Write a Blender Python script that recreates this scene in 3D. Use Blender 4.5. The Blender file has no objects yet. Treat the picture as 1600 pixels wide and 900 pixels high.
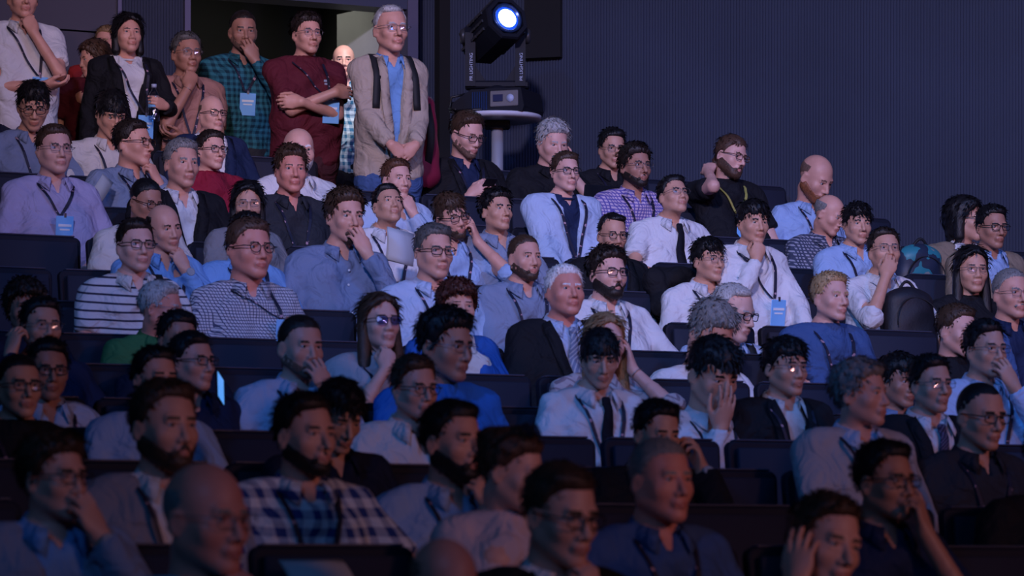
import bpy, math, random
import numpy as np
PI = math.pi
SC = bpy.context.scene
COL = SC.collection
# ---------------------------------------------------------------- camera, world, lights, exposure
FPX = 5400.0            # focal length in pixels of the 1600x900 frame
HY = 880.0              # image row of the horizon
cam = bpy.data.cameras.new('camera'); cam_o = bpy.data.objects.new('camera', cam); COL.objects.link(cam_o)
cam_o.location = (0, 0, 0); cam_o.rotation_euler = (PI/2, 0, 0)
cam.sensor_width = 36; cam.lens = 36*FPX/1600; cam.shift_y = (HY-450)/1600; cam.clip_end = 100; cam.clip_start = .5
cam.dof.use_dof = True; cam.dof.focus_distance = 17.8; cam.dof.aperture_fstop = 5.0
SC.camera = cam_o
SC.view_settings.view_transform = 'Standard'; SC.view_settings.look = 'None'; SC.view_settings.exposure = 0.0; SC.view_settings.gamma = 1.0
try: SC.view_settings.use_curve_mapping = False
except Exception: pass
wd = bpy.data.worlds.new('world'); SC.world = wd; wd.use_nodes = True
wd.node_tree.nodes['Background'].inputs[0].default_value = (.20, .20, .72, 1); wd.node_tree.nodes['Background'].inputs[1].default_value = .010
def aim(o, tgt):
    import mathutils
    o.rotation_euler = (mathutils.Vector(tgt)-o.location).to_track_quat('-Z', 'Y').to_euler()
def spot(name, loc, tgt, power, col, ang, blend=1.0, rad=.5):
    l = bpy.data.lights.new(name, 'SPOT'); l.energy = power; l.color = col; l.spot_size = math.radians(ang); l.spot_blend = blend; l.shadow_soft_size = rad
    o = bpy.data.objects.new(name, l); COL.objects.link(o); o.location = loc; aim(o, tgt); return o
def area(name, loc, tgt, power, col, sx, sy):
    l = bpy.data.lights.new(name, 'AREA'); l.energy = power; l.color = col; l.shape = 'RECTANGLE'; l.size = sx; l.size_y = sy
    o = bpy.data.objects.new(name, l); COL.objects.link(o); o.location = loc; aim(o, tgt); return o
spot('house_wash', (-2.5, -8, 10.5), (1.2, 20.0, 2.7), 16000, (.80, .66, 1.0), 20.5, 1.0, .6)
spot('side_wash', (15, 2, 7.5), (1.0, 17.0, 2.2), 1600, (.62, .42, 1.0), 34, 1.0, .6)
spot('blue_top_wash', (5.5, 10.0, 9.0), (1.6, 16.5, 1.0), 1300, (.06, .30, 1.0), 62, .9, .4)
spot('blue_front_wash', (-5, 2.0, 7.5), (2.6, 17.5, 1.2), 2600, (.05, .28, 1.0), 34, .9, .3)
spot('blue_low_wash', (-4, -1, 6.5), (0, 10.5, .4), 480, (.08, .34, 1.0), 46, 1.0, .4)
spot('warm_stage_spill', (9, 1, 3.2), (-.3, 14.8, 1.4), 900, (1.0, .42, .36), 62, 1.0, .6)
spot('warm_landing_spill', (1.0, 5.0, 7), (-1.9, 19.3, 2.7), 1200, (1.0, .62, .50), 15, 1.0, .4)
area('screen_glow', (8.5, -4, 4.2), (0, 16, 1.4), 90, (.30, .38, 1.0), 6, 3.2)
spot('doorway_lamp', (-.30, 18.5, 5.2), (-.97, 20.38, 2.93), 420, (1.0, .99, .96), 15, .35, .05)
spot('corridor_fill', (-1.9, 20.9, 5.0), (-1.5, 22.0, 1.8), 90, (1.0, .95, .85), 70, .5, .2)
spot('blue_wall_wash', (2.5, 8.0, 6.5), (.9, 20.5, 2.0), 420, (.10, .25, 1.0), 22, 1.0, .3)
# ---------------------------------------------------------------- materials
MAT = {}
def newmat(name):
    m = bpy.data.materials.new(name); m.use_nodes = True; nt = m.node_tree; return m, nt, nt.nodes['Principled BSDF']
def N_(nt, t, **kw):
    n = nt.nodes.new(t)
    for k, v in kw.items(): setattr(n, k, v)
    return n
def plain(name, col, rough=.6, metal=0, spec=.5, bump=0, bscale=200, var=0, vscale=8, coat=0, emit=None, es=0, alpha=None, sheen=0):
    m, nt, b = newmat(name)
    b.inputs['Base Color'].default_value = (*col, 1); b.inputs['Roughness'].default_value = rough; b.inputs['Metallic'].default_value = metal
    b.inputs['Specular IOR Level'].default_value = spec; b.inputs['Coat Weight'].default_value = coat
    if sheen: b.inputs['Sheen Weight'].default_value = sheen
    if emit: b.inputs['Emission Color'].default_value = (*emit, 1); b.inputs['Emission Strength'].default_value = es
    if alpha is not None: b.inputs['Alpha'].default_value = alpha
    tc = N_(nt, 'ShaderNodeTexCoord')
    if var:
        n = N_(nt, 'ShaderNodeTexNoise'); n.inputs['Scale'].default_value = vscale; n.inputs['Detail'].default_value = 4
        r = N_(nt, 'ShaderNodeMapRange'); r.inputs['From Min'].default_value = .3; r.inputs['From Max'].default_value = .7; r.inputs['To Min'].default_value = 1-var; r.inputs['To Max'].default_value = 1+var
        x = N_(nt, 'ShaderNodeMix', data_type='RGBA', blend_type='MULTIPLY'); x.inputs[0].default_value = 1; x.inputs[6].default_value = (*col, 1)
        nt.links.new(tc.outputs['Object'], n.inputs['Vector']); nt.links.new(n.outputs[0], r.inputs[0]); nt.links.new(r.outputs[0], x.inputs[7]); nt.links.new(x.outputs[2], b.inputs['Base Color'])
    if bump:
        n = N_(nt, 'ShaderNodeTexNoise'); n.inputs['Scale'].default_value = bscale; n.inputs['Detail'].default_value = 3
        u = N_(nt, 'ShaderNodeBump'); u.inputs['Strength'].default_value = bump; u.inputs['Distance'].default_value = .004
        nt.links.new(tc.outputs['Object'], n.inputs['Vector']); nt.links.new(n.outputs[0], u.inputs['Height']); nt.links.new(u.outputs[0], b.inputs['Normal'])
    return m
SKIN = [(.70, .38, .30), (.64, .32, .235), (.58, .30, .205), (.42, .20, .135), (.66, .26, .19), (.34, .16, .105)]
def M_skin(i):
    k = 'skin%d' % i
    if k not in MAT: MAT[k] = plain('skin', SKIN[i], .48, bump=.12, bscale=260, var=.07, vscale=22, spec=.45)
    return MAT[k]
def M_lip(i):
    k = 'lip%d' % i
    if k not in MAT:
        c = SKIN[i]; MAT[k] = plain('lip', (c[0]*.80, c[1]*.60, c[2]*.62), .4)
    return MAT[k]
HAIR = dict(black=(.008, .007, .008), dark=(.020, .013, .010), brown=(.055, .030, .018), auburn=(.10, .042, .022), chestnut=(.075, .038, .024), mouse=(.13, .085, .055), blond=(.42, .28, .14), sandy=(.26, .16, .08), grey=(.20, .19, .18), darkgrey=(.09, .085, .08), silver=(.42, .41, .40), white=(.72, .71, .70), ginger=(.22, .075, .03), redbrown=(.06, .018, .012), stub=(.15, .085, .06), greystub=(.26, .20, .17))
def M_hair(n):
    k = 'hair_'+n
    if k not in MAT:
        m, nt, b = newmat('hair_'+n); c = HAIR[n]
        b.inputs['Roughness'].default_value = .45 if n != 'stub' else .8; b.inputs['Specular IOR Level'].default_value = .35
        tc = N_(nt, 'ShaderNodeTexCoord'); mp = N_(nt, 'ShaderNodeMapping'); mp.inputs['Scale'].default_value = (1, 1, .22)
        no = N_(nt, 'ShaderNodeTexNoise'); no.inputs['Scale'].default_value = 260; no.inputs['Detail'].default_value = 4
        r = N_(nt, 'ShaderNodeMapRange'); r.inputs['From Min'].default_value = .3; r.inputs['From Max'].default_value = .7; r.inputs['To Min'].default_value = .55; r.inputs['To Max'].default_value = 1.5
        x = N_(nt, 'ShaderNodeMix', data_type='RGBA', blend_type='MULTIPLY'); x.inputs[0].default_value = 1; x.inputs[6].default_value = (*c, 1)
        u = N_(nt, 'ShaderNodeBump'); u.inputs['Strength'].default_value = .6; u.inputs['Distance'].default_value = .004
        L = nt.links.new; L(tc.outputs['Object'], mp.inputs[0]); L(mp.outputs[0], no.inputs['Vector']); L(no.outputs[0], r.inputs[0]); L(r.outputs[0], x.inputs[7]); L(x.outputs[2], b.inputs['Base Color']); L(no.outputs[0], u.inputs['Height']); L(u.outputs[0], b.inputs['Normal'])
        MAT[k] = m
    return MAT[k]
CL = {  # name: (kind, colour, second colour, pitch in m)
 'white': ('p', (.66, .66, .68)), 'offwhite': ('p', (.58, .56, .54)), 'cream': ('p', (.60, .52, .46)), 'lilac': ('p', (.40, .37, .56)), 'lightblue': ('p', (.30, .43, .66)), 'paleblue': ('p', (.42, .52, .70)),
 'skyblue': ('p', (.16, .33, .62)), 'steel': ('p', (.17, .22, .34)), 'slate': ('p', (.10, .13, .20)), 'bluegrey': ('p', (.21, .26, .37)), 'denim': ('p', (.05, .10, .24)), 'royal': ('p', (.02, .10, .38)), 'blue': ('p', (.025, .15, .50)),
 'navy': ('p', (.012, .022, .065)), 'navyd': ('p', (.010, .014, .035)), 'black': ('p', (.008, .008, .011)), 'charcoal': ('p', (.025, .027, .035)), 'grey': ('p', (.20, .20, .22)), 'greyknit': ('p', (.24, .23, .27)), 'lightgrey': ('p', (.38, .37, .40)),
 'maroon': ('p', (.105, .012, .022)), 'maroond': ('p', (.06, .015, .022)), 'crimson': ('p', (.26, .012, .035)), 'red': ('p', (.32, .02, .02)), 'salmon': ('p', (.38, .19, .15)), 'green': ('p', (.045, .17, .06)), 'cyan': ('p', (.02, .24, .40)), 'beige': ('p', (.42, .34, .27)), 'khaki': ('p', (.22, .17, .12)), 'pinkwhite': ('p', (.62, .48, .50)), 'bluegreen': ('p', (.04, .12, .16)),
 'stripe': ('h', (.60, .60, .62), (.035, .035, .06), .034, .24), 'smallcheck': ('g', (.50, .50, .56), (.06, .07, .13), .0125, .26), 'pinkcheck': ('g', (.58, .44, .56), (.13, .10, .34), .017, .34), 'plaid': ('t', (.62, .66, .72), (.02, .045, .19), .050, .5),
 'tealplaid': ('t', (.03, .17, .21), (.006, .035, .055), .034, .5), 'lightplaid': ('t', (.45, .55, .62), (.03, .13, .24), .040, .5), 'pattern': ('g', (.30, .30, .36), (.05, .06, .10), .016, .45), 'chevron': ('z', (.50, .42, .42), (.28, .20, .22), .030, .4), 'darkprint': ('z', (.07, .07, .09), (.015, .015, .02), .02, .5),
 'tieblue': ('p', (.015, .12, .42)), 'tieblack': ('p', (.006, .006, .012)), 'tiestripe': ('d', (.16, .20, .30), (.35, .38, .45), .022, .35), 'tiedark': ('d', (.03, .03, .06), (.14, .12, .20), .015, .3),
}
def M_cloth(n):
    k = 'cloth_'+n
    if k in MAT: return MAT[k]
    d = CL[n]
    m = plain('cloth_'+n, d[1], .82, spec=.25, bump=.35, bscale=75, var=.06, vscale=6, sheen=.0)
    nt0 = m.node_tree; bu = [x for x in nt0.nodes if x.type == 'BUMP'][0]; t0 = [x for x in nt0.nodes if x.type == 'TEX_COORD'][0]      # folds in the cloth
    n1 = N_(nt0, 'ShaderNodeTexNoise'); n1.inputs['Scale'].default_value = 7.5; n1.inputs['Detail'].default_value = 2; n1.inputs['Distortion'].default_value = 2.2; n1.inputs['Roughness'].default_value = .45
    b1 = N_(nt0, 'ShaderNodeBump'); b1.inputs['Strength'].default_value = .8; b1.inputs['Distance'].default_value = .030
    nt0.links.new(t0.outputs['Object'], n1.inputs['Vector']); nt0.links.new(n1.outputs[0], b1.inputs['Height']); nt0.links.new(b1.outputs[0], bu.inputs['Normal'])
    if d[0] != 'p':
        nt = m.node_tree; b = nt.nodes['Principled BSDF']; L = nt.links.new
        tc = N_(nt, 'ShaderNodeTexCoord'); sp = N_(nt, 'ShaderNodeSeparateXYZ'); L(tc.outputs['Object'], sp.inputs[0])
        def ma(op, a, c=None):
            q = N_(nt, 'ShaderNodeMath', operation=op)
            for i, v in enumerate((a, c)):
                if v is None: continue
                if isinstance(v, (int, float)): q.inputs[i].default_value = v
                else: L(v, q.inputs[i])
            return q.outputs[0]
        p, w = d[3], d[4]
        def line(v): return ma('LESS_THAN', ma('FRACT', ma('DIVIDE', ma('ADD', v, 10), p)), w)
        xx = ma('ADD', sp.outputs[0], ma('MULTIPLY', sp.outputs[1], .6)); zz = ma('ADD', sp.outputs[2], ma('MULTIPLY', sp.outputs[1], .15))
        if d[0] == 'h': fac = line(zz)
        elif d[0] == 'g': fac = ma('MAXIMUM', line(xx), line(zz))
        elif d[0] == 't': fac = ma('MULTIPLY', ma('ADD', line(xx), line(zz)), .5)
        elif d[0] == 'd': fac = line(ma('ADD', xx, zz))
        else: fac = line(ma('ADD', zz, ma('MULTIPLY', ma('PINGPONG', ma('ADD', xx, 10), .03), .8)))
        mx = N_(nt, 'ShaderNodeMix', data_type='RGBA'); L(fac, mx.inputs[0]); mx.inputs[6].default_value = (*d[1], 1); mx.inputs[7].default_value = (*d[2], 1); L(mx.outputs[2], b.inputs['Base Color'])
    MAT[k] = m
    return m
MAT['eye'] = plain('eye_white_shaded', (.38, .35, .35), .25); MAT['iris'] = plain('eye_iris', (.015, .010, .008), .2)  # eye white is darkened to include the shade around the eyes
MAT['gldark'] = plain('spectacle_black', (.008, .008, .010), .25); MAT['glthin'] = plain('spectacle_wire', (.20, .20, .22), .3, metal=.9); MAT['glbrown'] = plain('spectacle_brown', (.06, .025, .012), .3)
def glassmat(name, tint, refl):
    m, nt, b = newmat(name); L = nt.links.new; out = nt.nodes['Material Output']; nt.nodes.remove(b)
    t = N_(nt, 'ShaderNodeBsdfTransparent'); t.inputs[0].default_value = (*tint, 1); g = N_(nt, 'ShaderNodeBsdfGlossy'); g.inputs[0].default_value = (.9, .92, 1, 1); g.inputs['Roughness'].default_value = .08
    x = N_(nt, 'ShaderNodeMixShader'); x.inputs[0].default_value = refl; L(t.outputs[0], x.inputs[1]); L(g.outputs[0], x.inputs[2]); L(x.outputs[0], out.inputs[0]); return m
MAT['lens'] = glassmat('lens_glass', (.93, .93, .95), .07); MAT['lensblue'] = glassmat('lens_blue_reflection', (.35, .45, 1.0), .35); MAT['lensdark'] = glassmat('sunglass_lens', (.06, .06, .10), .35)  # lensblue tint paints a blue reflection into the lens
MAT['metal'] = plain('brushed_metal', (.55, .55, .58), .28, metal=1.0); MAT['strap'] = plain('black_webbing', (.008, .008, .010), .7); MAT['shoe'] = plain('shoe_leather', (.012, .010, .010), .4)
MAT['badge'] = plain('badge_card', (.22, .55, .95), .35, coat=.3); MAT['badgeink'] = plain('badge_print', (.82, .88, .92), .5); MAT['button'] = plain('button_pearl', (.6, .62, .65), .3); MAT['watchface'] = plain('watch_glass', (.5, .55, .6), .12, metal=.4, coat=.6)  # badge card blue takes in the cyan stage light on it
MAT['paper'] = plain('paper', (.46, .50, .55), .7)
def lanyard_mat():
    m, nt, b = newmat('lanyard_ribbon'); L = nt.links.new; b.inputs['Roughness'].default_value = .6
    tc = N_(nt, 'ShaderNodeTexCoord'); no = N_(nt, 'ShaderNodeTexVoronoi'); no.inputs['Scale'].default_value = 45; L(tc.outputs['Object'], no.inputs['Vector'])
    sp = N_(nt, 'ShaderNodeSeparateXYZ'); L(tc.outputs['Object'], sp.inputs[0])
    def ma(op, a, c):
        q = N_(nt, 'ShaderNodeMath', operation=op); L(a, q.inputs[0]); q.inputs[1].default_value = c; return q.outputs[0]
    fr = ma('FRACT', ma('DIVIDE', sp.outputs[2], .052), 1); f = ma('LESS_THAN', ma('FRACT', ma('MULTIPLY', sp.outputs[2], 19), 1), .34)
    g = N_(nt, 'ShaderNodeMath', operation='LESS_THAN'); L(no.outputs['Distance'], g.inputs[0]); g.inputs[1].default_value = .36
    mu = N_(nt, 'ShaderNodeMath', operation='MULTIPLY'); L(f, mu.inputs[0]); L(g.outputs[0], mu.inputs[1])
    mx = N_(nt, 'ShaderNodeMix', data_type='RGBA'); L(mu.outputs[0], mx.inputs[0]); mx.inputs[6].default_value = (.010, .010, .028, 1); mx.inputs[7].default_value = (.42, .25, .30, 1); L(mx.outputs[2], b.inputs['Base Color']); return m
MAT['lanyard'] = lanyard_mat(); MAT['lanyard2'] = plain('lanyard_yellow', (.35, .33, .08), .6)
MAT['wall'] = plain('ribbed_wall_laminate', (.030, .039, .068), .7, spec=.3, bump=.2, bscale=40, var=.12, vscale=1.2)
MAT['wallsmooth'] = plain('smooth_wall_paint', (.060, .058, .085), .65, var=.10, vscale=.8); MAT['walltrim'] = plain('dark_metal_trim', (.10, .10, .14), .4, metal=.4)
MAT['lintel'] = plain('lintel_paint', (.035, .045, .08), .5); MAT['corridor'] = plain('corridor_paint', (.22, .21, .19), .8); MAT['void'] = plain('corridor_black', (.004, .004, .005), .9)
MAT['doorleaf'] = plain('door_leaf_paint', (.44, .46, .45), .45, var=.04); MAT['carpet'] = plain('tier_carpet', (.014, .014, .022), .95, bump=.5, bscale=400); MAT['nosing'] = plain('tier_nosing', (.05, .05, .06), .5, metal=.5)
MAT['ceiling'] = plain('ceiling_black', (.01, .01, .014), .9)
MAT['chair'] = plain('seat_laminate_navy', (.007, .009, .020), .7, spec=.25, bump=.05, bscale=300, var=.08, vscale=5); MAT['chairhighlight'] = plain('seat_edge_highlight', (.05, .055, .09), .4); MAT['cushion'] = plain('seat_upholstery', (.009, .012, .030), .8, bump=.2, bscale=300); MAT['chairleg'] = plain('seat_bracket', (.03, .03, .035), .4, metal=.7)
MAT['lampbody'] = plain('fixture_housing', (.009, .010, .016), .6, spec=.2); MAT['lampfin'] = plain('fixture_fins', (.05, .05, .055), .4, metal=.3); MAT['lampring'] = plain('fixture_bezel', (.03, .06, .16), .25, metal=.5)
MAT['lamplens'] = plain('fixture_lens_lit', (.8, .9, 1), .2, emit=(.45, .68, 1.0), es=14); MAT['lampglow'] = plain('fixture_reflector_lit', (.02, .08, .5), .25, emit=(.01, .07, .75), es=1.1); MAT['display'] = plain('control_panel', (.16, .15, .15), .4); MAT['lcd'] = plain('lcd_dark', (.03, .035, .08), .2); MAT['whiteprint'] = plain('white_print', (.40, .46, .60), .5); MAT['tabletop'] = plain('table_top', (.62, .62, .68), .4); MAT['cable'] = plain('black_cable', (.008, .008, .009), .5)
# ---------------------------------------------------------------- mesh engine
f32 = np.float32
def V(*a): return np.array(a, float)
def nrm(v):
    v = np.asarray(v, float); return v/(np.linalg.norm(v)+1e-9)
def smin(a, b, k):
    h = np.clip(.5+.5*(b-a)/k, 0, 1); return b+(a-b)*h-k*h*(1-h)
def smax(a, b, k): return -smin(-a, -b, k)
class Field:
    """signed distance samples on a rectilinear grid"""
    def __init__(s, xs, ys, zs):
        s.ax = [np.asarray(a, f32) for a in (xs, ys, zs)]
        s.D = np.full([len(a) for a in s.ax], .2, f32)
    def sl(s, lo, hi, m):
        r = []
        for a, l, h in zip(s.ax, lo, hi):
            i = max(0, np.searchsorted(a, l-m)-1); j = min(len(a), np.searchsorted(a, h+m)+1)
            r.append(slice(i, max(j, i+1)))
        return tuple(r)
    def grid(s, sl=None):
        a = s.ax if sl is None else [x[q] for x, q in zip(s.ax, sl)]
        return a[0][:, None, None], a[1][None, :, None], a[2][None, None, :]
    def put(s, fn, lo, hi, k=.01, op='u'):
        sl = s.sl(lo, hi, k+.012)
        v = fn(*s.grid(sl))
        if op == 'u': s.D[sl] = smin(s.D[sl], v, k)
        else: s.D[sl] = smax(s.D[sl], -v, k)
    def cone(s, a, b, ra, rb, k=.01, op='u'):
        a = np.asarray(a, float); b = np.asarray(b, float); r = max(ra, rb); ba = b-a; q = float(ba@ba)+1e-9
        def fn(X, Y, Z):
            h = np.clip(((X-a[0])*ba[0]+(Y-a[1])*ba[1]+(Z-a[2])*ba[2])/q, 0, 1)
            return np.sqrt((X-a[0]-ba[0]*h)**2+(Y-a[1]-ba[1]*h)**2+(Z-a[2]-ba[2]*h)**2)-(ra+(rb-ra)*h)
        s.put(fn, np.minimum(a, b)-r, np.maximum(a, b)+r, k, op)
    def ell(s, c, r, k=.01, op='u', rot=None):
        c = np.asarray(c, float); r = np.asarray(r, float)
        def fn(X, Y, Z):
            x, y, z = X-c[0], Y-c[1], Z-c[2]
            if rot is not None:
                x, y, z = (rot[0][0]*x+rot[0][1]*y+rot[0][2]*z, rot[1][0]*x+rot[1][1]*y+rot[1][2]*z, rot[2][0]*x+rot[2][1]*y+rot[2][2]*z)
            k0 = np.sqrt((x/r[0])**2+(y/r[1])**2+(z/r[2])**2); k1 = np.sqrt((x/r[0]**2)**2+(y/r[1]**2)**2+(z/r[2]**2)**2)+1e-6
            return k0*(k0-1)/k1
        R = max(r) if rot is not None else r
        s.put(fn, c-R, c+R, k, op)
def nets(F, D=None):
    """surface nets -> (verts, quads)"""
    D = F.D if D is None else D
    xs, ys, zs = F.ax; S = D < 0
    n = S[:-1, :-1, :-1].astype(np.int8)
    cnt = sum(S[i:S.shape[0]-1+i, j:S.shape[1]-1+j, k:S.shape[2]-1+k].astype(np.int8) for i in (0, 1) for j in (0, 1) for k in (0, 1))
    act = (cnt > 0) & (cnt < 8)
    I = np.argwhere(act)
    if len(I) == 0: return np.zeros((0, 3)), np.zeros((0, 4), int)
    idx = np.full(act.shape, -1, np.int64); idx[act] = np.arange(len(I))
    acc = np.zeros((len(I), 3)); num = np.zeros(len(I))
    co = [(i, j, k) for i in (0, 1) for j in (0, 1) for k in (0, 1)]
    val = {c: D[I[:, 0]+c[0], I[:, 1]+c[1], I[:, 2]+c[2]] for c in co}
    for c in co:
        for a in range(3):
            if c[a] == 0:
                d = list(c); d[a] = 1; v0 = val[c]; v1 = val[tuple(d)]
                m = (v0 < 0) != (v1 < 0)
                t = np.where(m, v0/(v0-v1+1e-12), 0)
                p = np.tile(np.array(c, float), (len(I), 1)); p[:, a] = t
                acc[m] += p[m]; num += m
    fr = acc/num[:, None]
    P = np.empty((len(I), 3))
    for a, ax in enumerate((xs, ys, zs)):
        P[:, a] = ax[I[:, a]]+fr[:, a]*(ax[I[:, a]+1]-ax[I[:, a]])
    Q = []
    for a in range(3):
        b, c = (a+1) % 3, (a+2) % 3
        lo = [slice(None)]*3; hi = [slice(None)]*3
        lo[a] = slice(0, -1); hi[a] = slice(1, None)
        for q in (b, c): lo[q] = slice(1, -1); hi[q] = slice(1, -1)
        s0 = S[tuple(lo)]; s1 = S[tuple(hi)]
        E = np.argwhere(s0 != s1)
        if len(E) == 0: continue
        fl = s0[tuple(E.T)]
        E[:, b] += 1; E[:, c] += 1
        def g(db, dc):
            e = E.copy(); e[:, b] += db; e[:, c] += dc; return idx[tuple(e.T)]
        q = np.stack([g(-1, -1), g(0, -1), g(0, 0), g(-1, 0)], 1)
        q[~fl] = q[~fl][:, ::-1]
        Q.append(q)
    Q = np.concatenate(Q); Q = Q[(Q >= 0).all(1)]
    return P, Q
def cull(P, Q, keep):
    """keep faces that have a kept vertex"""
    Q = Q[keep[Q].any(1)]; used = np.zeros(len(P), bool); used[Q] = True
    m = np.cumsum(used)-1
    return P[used], m[Q]
def interp3(F, D, P):
    i = [np.clip(np.searchsorted(a, P[:, n])-1, 0, len(a)-2) for n, a in enumerate(F.ax)]
    return D[i[0], i[1], i[2]]
def mesh(name, P, faces, mats=(), mi=None, smooth=True):
    """faces: (n,4) array or list of tuples"""
    me = bpy.data.meshes.new(name)
    P = np.asarray(P, f32)
    if isinstance(faces, np.ndarray):
        n = len(faces)
        me.vertices.add(len(P)); me.vertices.foreach_set('co', P.ravel())
        me.loops.add(n*faces.shape[1]); me.loops.foreach_set('vertex_index', faces.ravel().astype(np.int32))
        me.polygons.add(n); me.polygons.foreach_set('loop_start', np.arange(0, n*faces.shape[1], faces.shape[1], dtype=np.int32))
    else:
        me.from_pydata([tuple(map(float, p)) for p in P], [], [tuple(int(i) for i in f) for f in faces])
    for m in mats: me.materials.append(m)
    if mi is not None: me.polygons.foreach_set('material_index', np.asarray(mi, np.int32))
    me.update(calc_edges=True)
    if smooth: me.polygons.foreach_set('use_smooth', np.ones(len(me.polygons), bool))
    return me
def link(name, me, parent=None, loc=(0, 0, 0), rz=0):
    o = bpy.data.objects.new(name, me); COL.objects.link(o); o.location = [float(v) for v in loc]; o.rotation_euler = (0, 0, rz)
    if parent is not None: o.parent = parent
    return o
def tag(o, label=None, cat=None, group=None, kind=None):
    for k, v in (('label', label), ('category', cat), ('group', group), ('kind', kind)):
        if v: o[k] = v
    return o
class MB:
    """small polygon collector: boxes, prisms, tubes, lathes"""
    def __init__(s): s.P = []; s.F = []; s.M = []; s.m = 0
    def add(s, P, Fc):
        b = len(s.P); s.P += [tuple(map(float, p)) for p in P]; s.F += [tuple(int(i)+b for i in f) for f in Fc]; s.M += [s.m]*len(Fc); return s
    def box(s, c, h, R=None, bev=0.0):
        c = np.asarray(c, float); h = np.asarray(h, float); P = []; Fc = []
        if bev <= 0:
            P = [V(x*h[0], y*h[1], z*h[2]) for x in (-1, 1) for y in (-1, 1) for z in (-1, 1)]
            Fc = [(0, 1, 3, 2), (4, 6, 7, 5), (0, 4, 5, 1), (2, 3, 7, 6), (0, 2, 6, 4), (1, 5, 7, 3)]
        else:
            b = min(bev, *(h*.98)); pts = []
            ids = {}
            for x in (-1, 1):
                for y in (-1, 1):
                    for z in (-1, 1):
                        for a in range(3):
                            p = h-b; p = p.copy(); p[a] = h[a]; ids[(x, y, z, a)] = len(P); P.append(V(x*p[0], y*p[1], z*p[2]))
            sg = (-1, 1)
            for a in range(3):
                b_, c_ = (a+1) % 3, (a+2) % 3
                for q in sg:
                    def k(u, v, ax=a):
                        t = [0, 0, 0]; t[a] = q; t[b_] = u; t[c_] = v; return ids[(*t, ax)]
                    f = [k(-1, -1), k(1, -1), k(1, 1), k(-1, 1)]; Fc.append(f if q > 0 else f[::-1])
                for u in sg:
                    for v in sg:
                        def e(w, ax):
                            t = [0, 0, 0]; t[a] = w; t[b_] = u; t[c_] = v; return ids[(*t, ax)]
                        f = [e(-1, b_), e(1, b_), e(1, c_), e(-1, c_)]; Fc.append(f if u*v < 0 else f[::-1])
            for x in sg:
                for y in sg:
                    for z in sg:
                        f = [ids[(x, y, z, 0)], ids[(x, y, z, 1)], ids[(x, y, z, 2)]]; Fc.append(f if x*y*z > 0 else f[::-1])
        if R is not None: P = [R@p for p in P]
        return s.add([p+c for p in P], Fc)
    def prism(s, pts, axis, lo, hi):
        """extrude the 2-D polygon pts along axis"""
        n = len(pts); P = []
        for h in (lo, hi):
            for u, v in pts:
                q = [0, 0, 0]; q[axis] = h; q[(axis+1) % 3] = u; q[(axis+2) % 3] = v; P.append(V(*q))
        Fc = [tuple(range(n))[::-1], tuple(range(n, 2*n))]+[(i, (i+1) % n, (i+1) % n+n, i+n) for i in range(n)]
        return s.add(P, Fc)
    def tube(s, pts, r, n=8, close=False, cap=True, flat=1.0):
        pts = [np.asarray(p, float) for p in pts]; m = len(pts); P = []; Fc = []
        rr = r if hasattr(r, '__len__') else [r]*m
        up = None
        for i, p in enumerate(pts):
            if close: t = nrm(pts[(i+1) % m]-pts[i-1])
            else: t = nrm(pts[min(i+1, m-1)]-pts[max(i-1, 0)])
            if up is None: up = nrm(np.cross(t, V(.13, .31, .94) if abs(t[2]) < .9 else V(1, .1, 0)))
            up = nrm(up-t*(up@t)); w = np.cross(t, up)
            for j in range(n):
                a = 2*PI*j/n; P.append(p+up*math.cos(a)*rr[i]+w*math.sin(a)*rr[i]*flat)
        for i in range(m if close else m-1):
            for j in range(n):
                a = i*n+j; b = i*n+(j+1) % n; c = ((i+1) % m)*n+(j+1) % n; d = ((i+1) % m)*n+j; Fc.append((a, b, c, d))
        if not close and cap: Fc += [tuple(range(n))[::-1], tuple((m-1)*n+j for j in range(n))]
        return s.add(P, Fc)
    def lathe(s, prof, n=24, c=(0, 0, 0), R=None):
        P = []; Fc = []; m = len(prof); c = np.asarray(c, float)
        for r, z in prof:
            for j in range(n):
                a = 2*PI*j/n; p = V(r*math.cos(a), r*math.sin(a), z)
                if R is not None: p = R@p
                P.append(p+c)
        for i in range(m-1):
            for j in range(n): Fc.append((i*n+j, i*n+(j+1) % n, (i+1)*n+(j+1) % n, (i+1)*n+j))
        if prof[0][0] > 1e-4: Fc.append(tuple(range(n))[::-1])
        if prof[-1][0] > 1e-4: Fc.append(tuple((m-1)*n+j for j in range(n)))
        return s.add(P, Fc)
    def strip(s, A, B, th=.0015):
        """a thin solid ribbon between the polylines A and B"""
        A = [np.asarray(p, float) for p in A]; B = [np.asarray(p, float) for p in B]; n = len(A); P = []; Fc = []
        for i in range(n):
            t = A[min(i+1, n-1)]-A[max(i-1, 0)]; w = B[i]-A[i]; nn = nrm(np.cross(t, w))*th
            P += [A[i]+nn, B[i]+nn, B[i]-nn, A[i]-nn]
        for i in range(n-1):
            for j in range(4): Fc.append((i*4+j, i*4+(j+1) % 4, i*4+4+(j+1) % 4, i*4+4+j))
        Fc += [(0, 1, 2, 3)[::-1], tuple((n-1)*4+j for j in range(4))]
        return s.add(P, Fc)
    def build(s, name, mats, parent=None, smooth=False, loc=(0, 0, 0), rz=0):
        if not isinstance(mats, (list, tuple)): mats = [mats]
        me = mesh(name, s.P, s.F, mats, s.M, smooth)
        return link(name, me, parent, loc, rz)
def rotx(a): c, s = math.cos(a), math.sin(a); return np.array([[1, 0, 0], [0, c, -s], [0, s, c]])
def roty(a): c, s = math.cos(a), math.sin(a); return np.array([[c, 0, s], [0, 1, 0], [-s, 0, c]])
def rotz(a): c, s = math.cos(a), math.sin(a); return np.array([[c, -s, 0], [s, c, 0], [0, 0, 1]])
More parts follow.
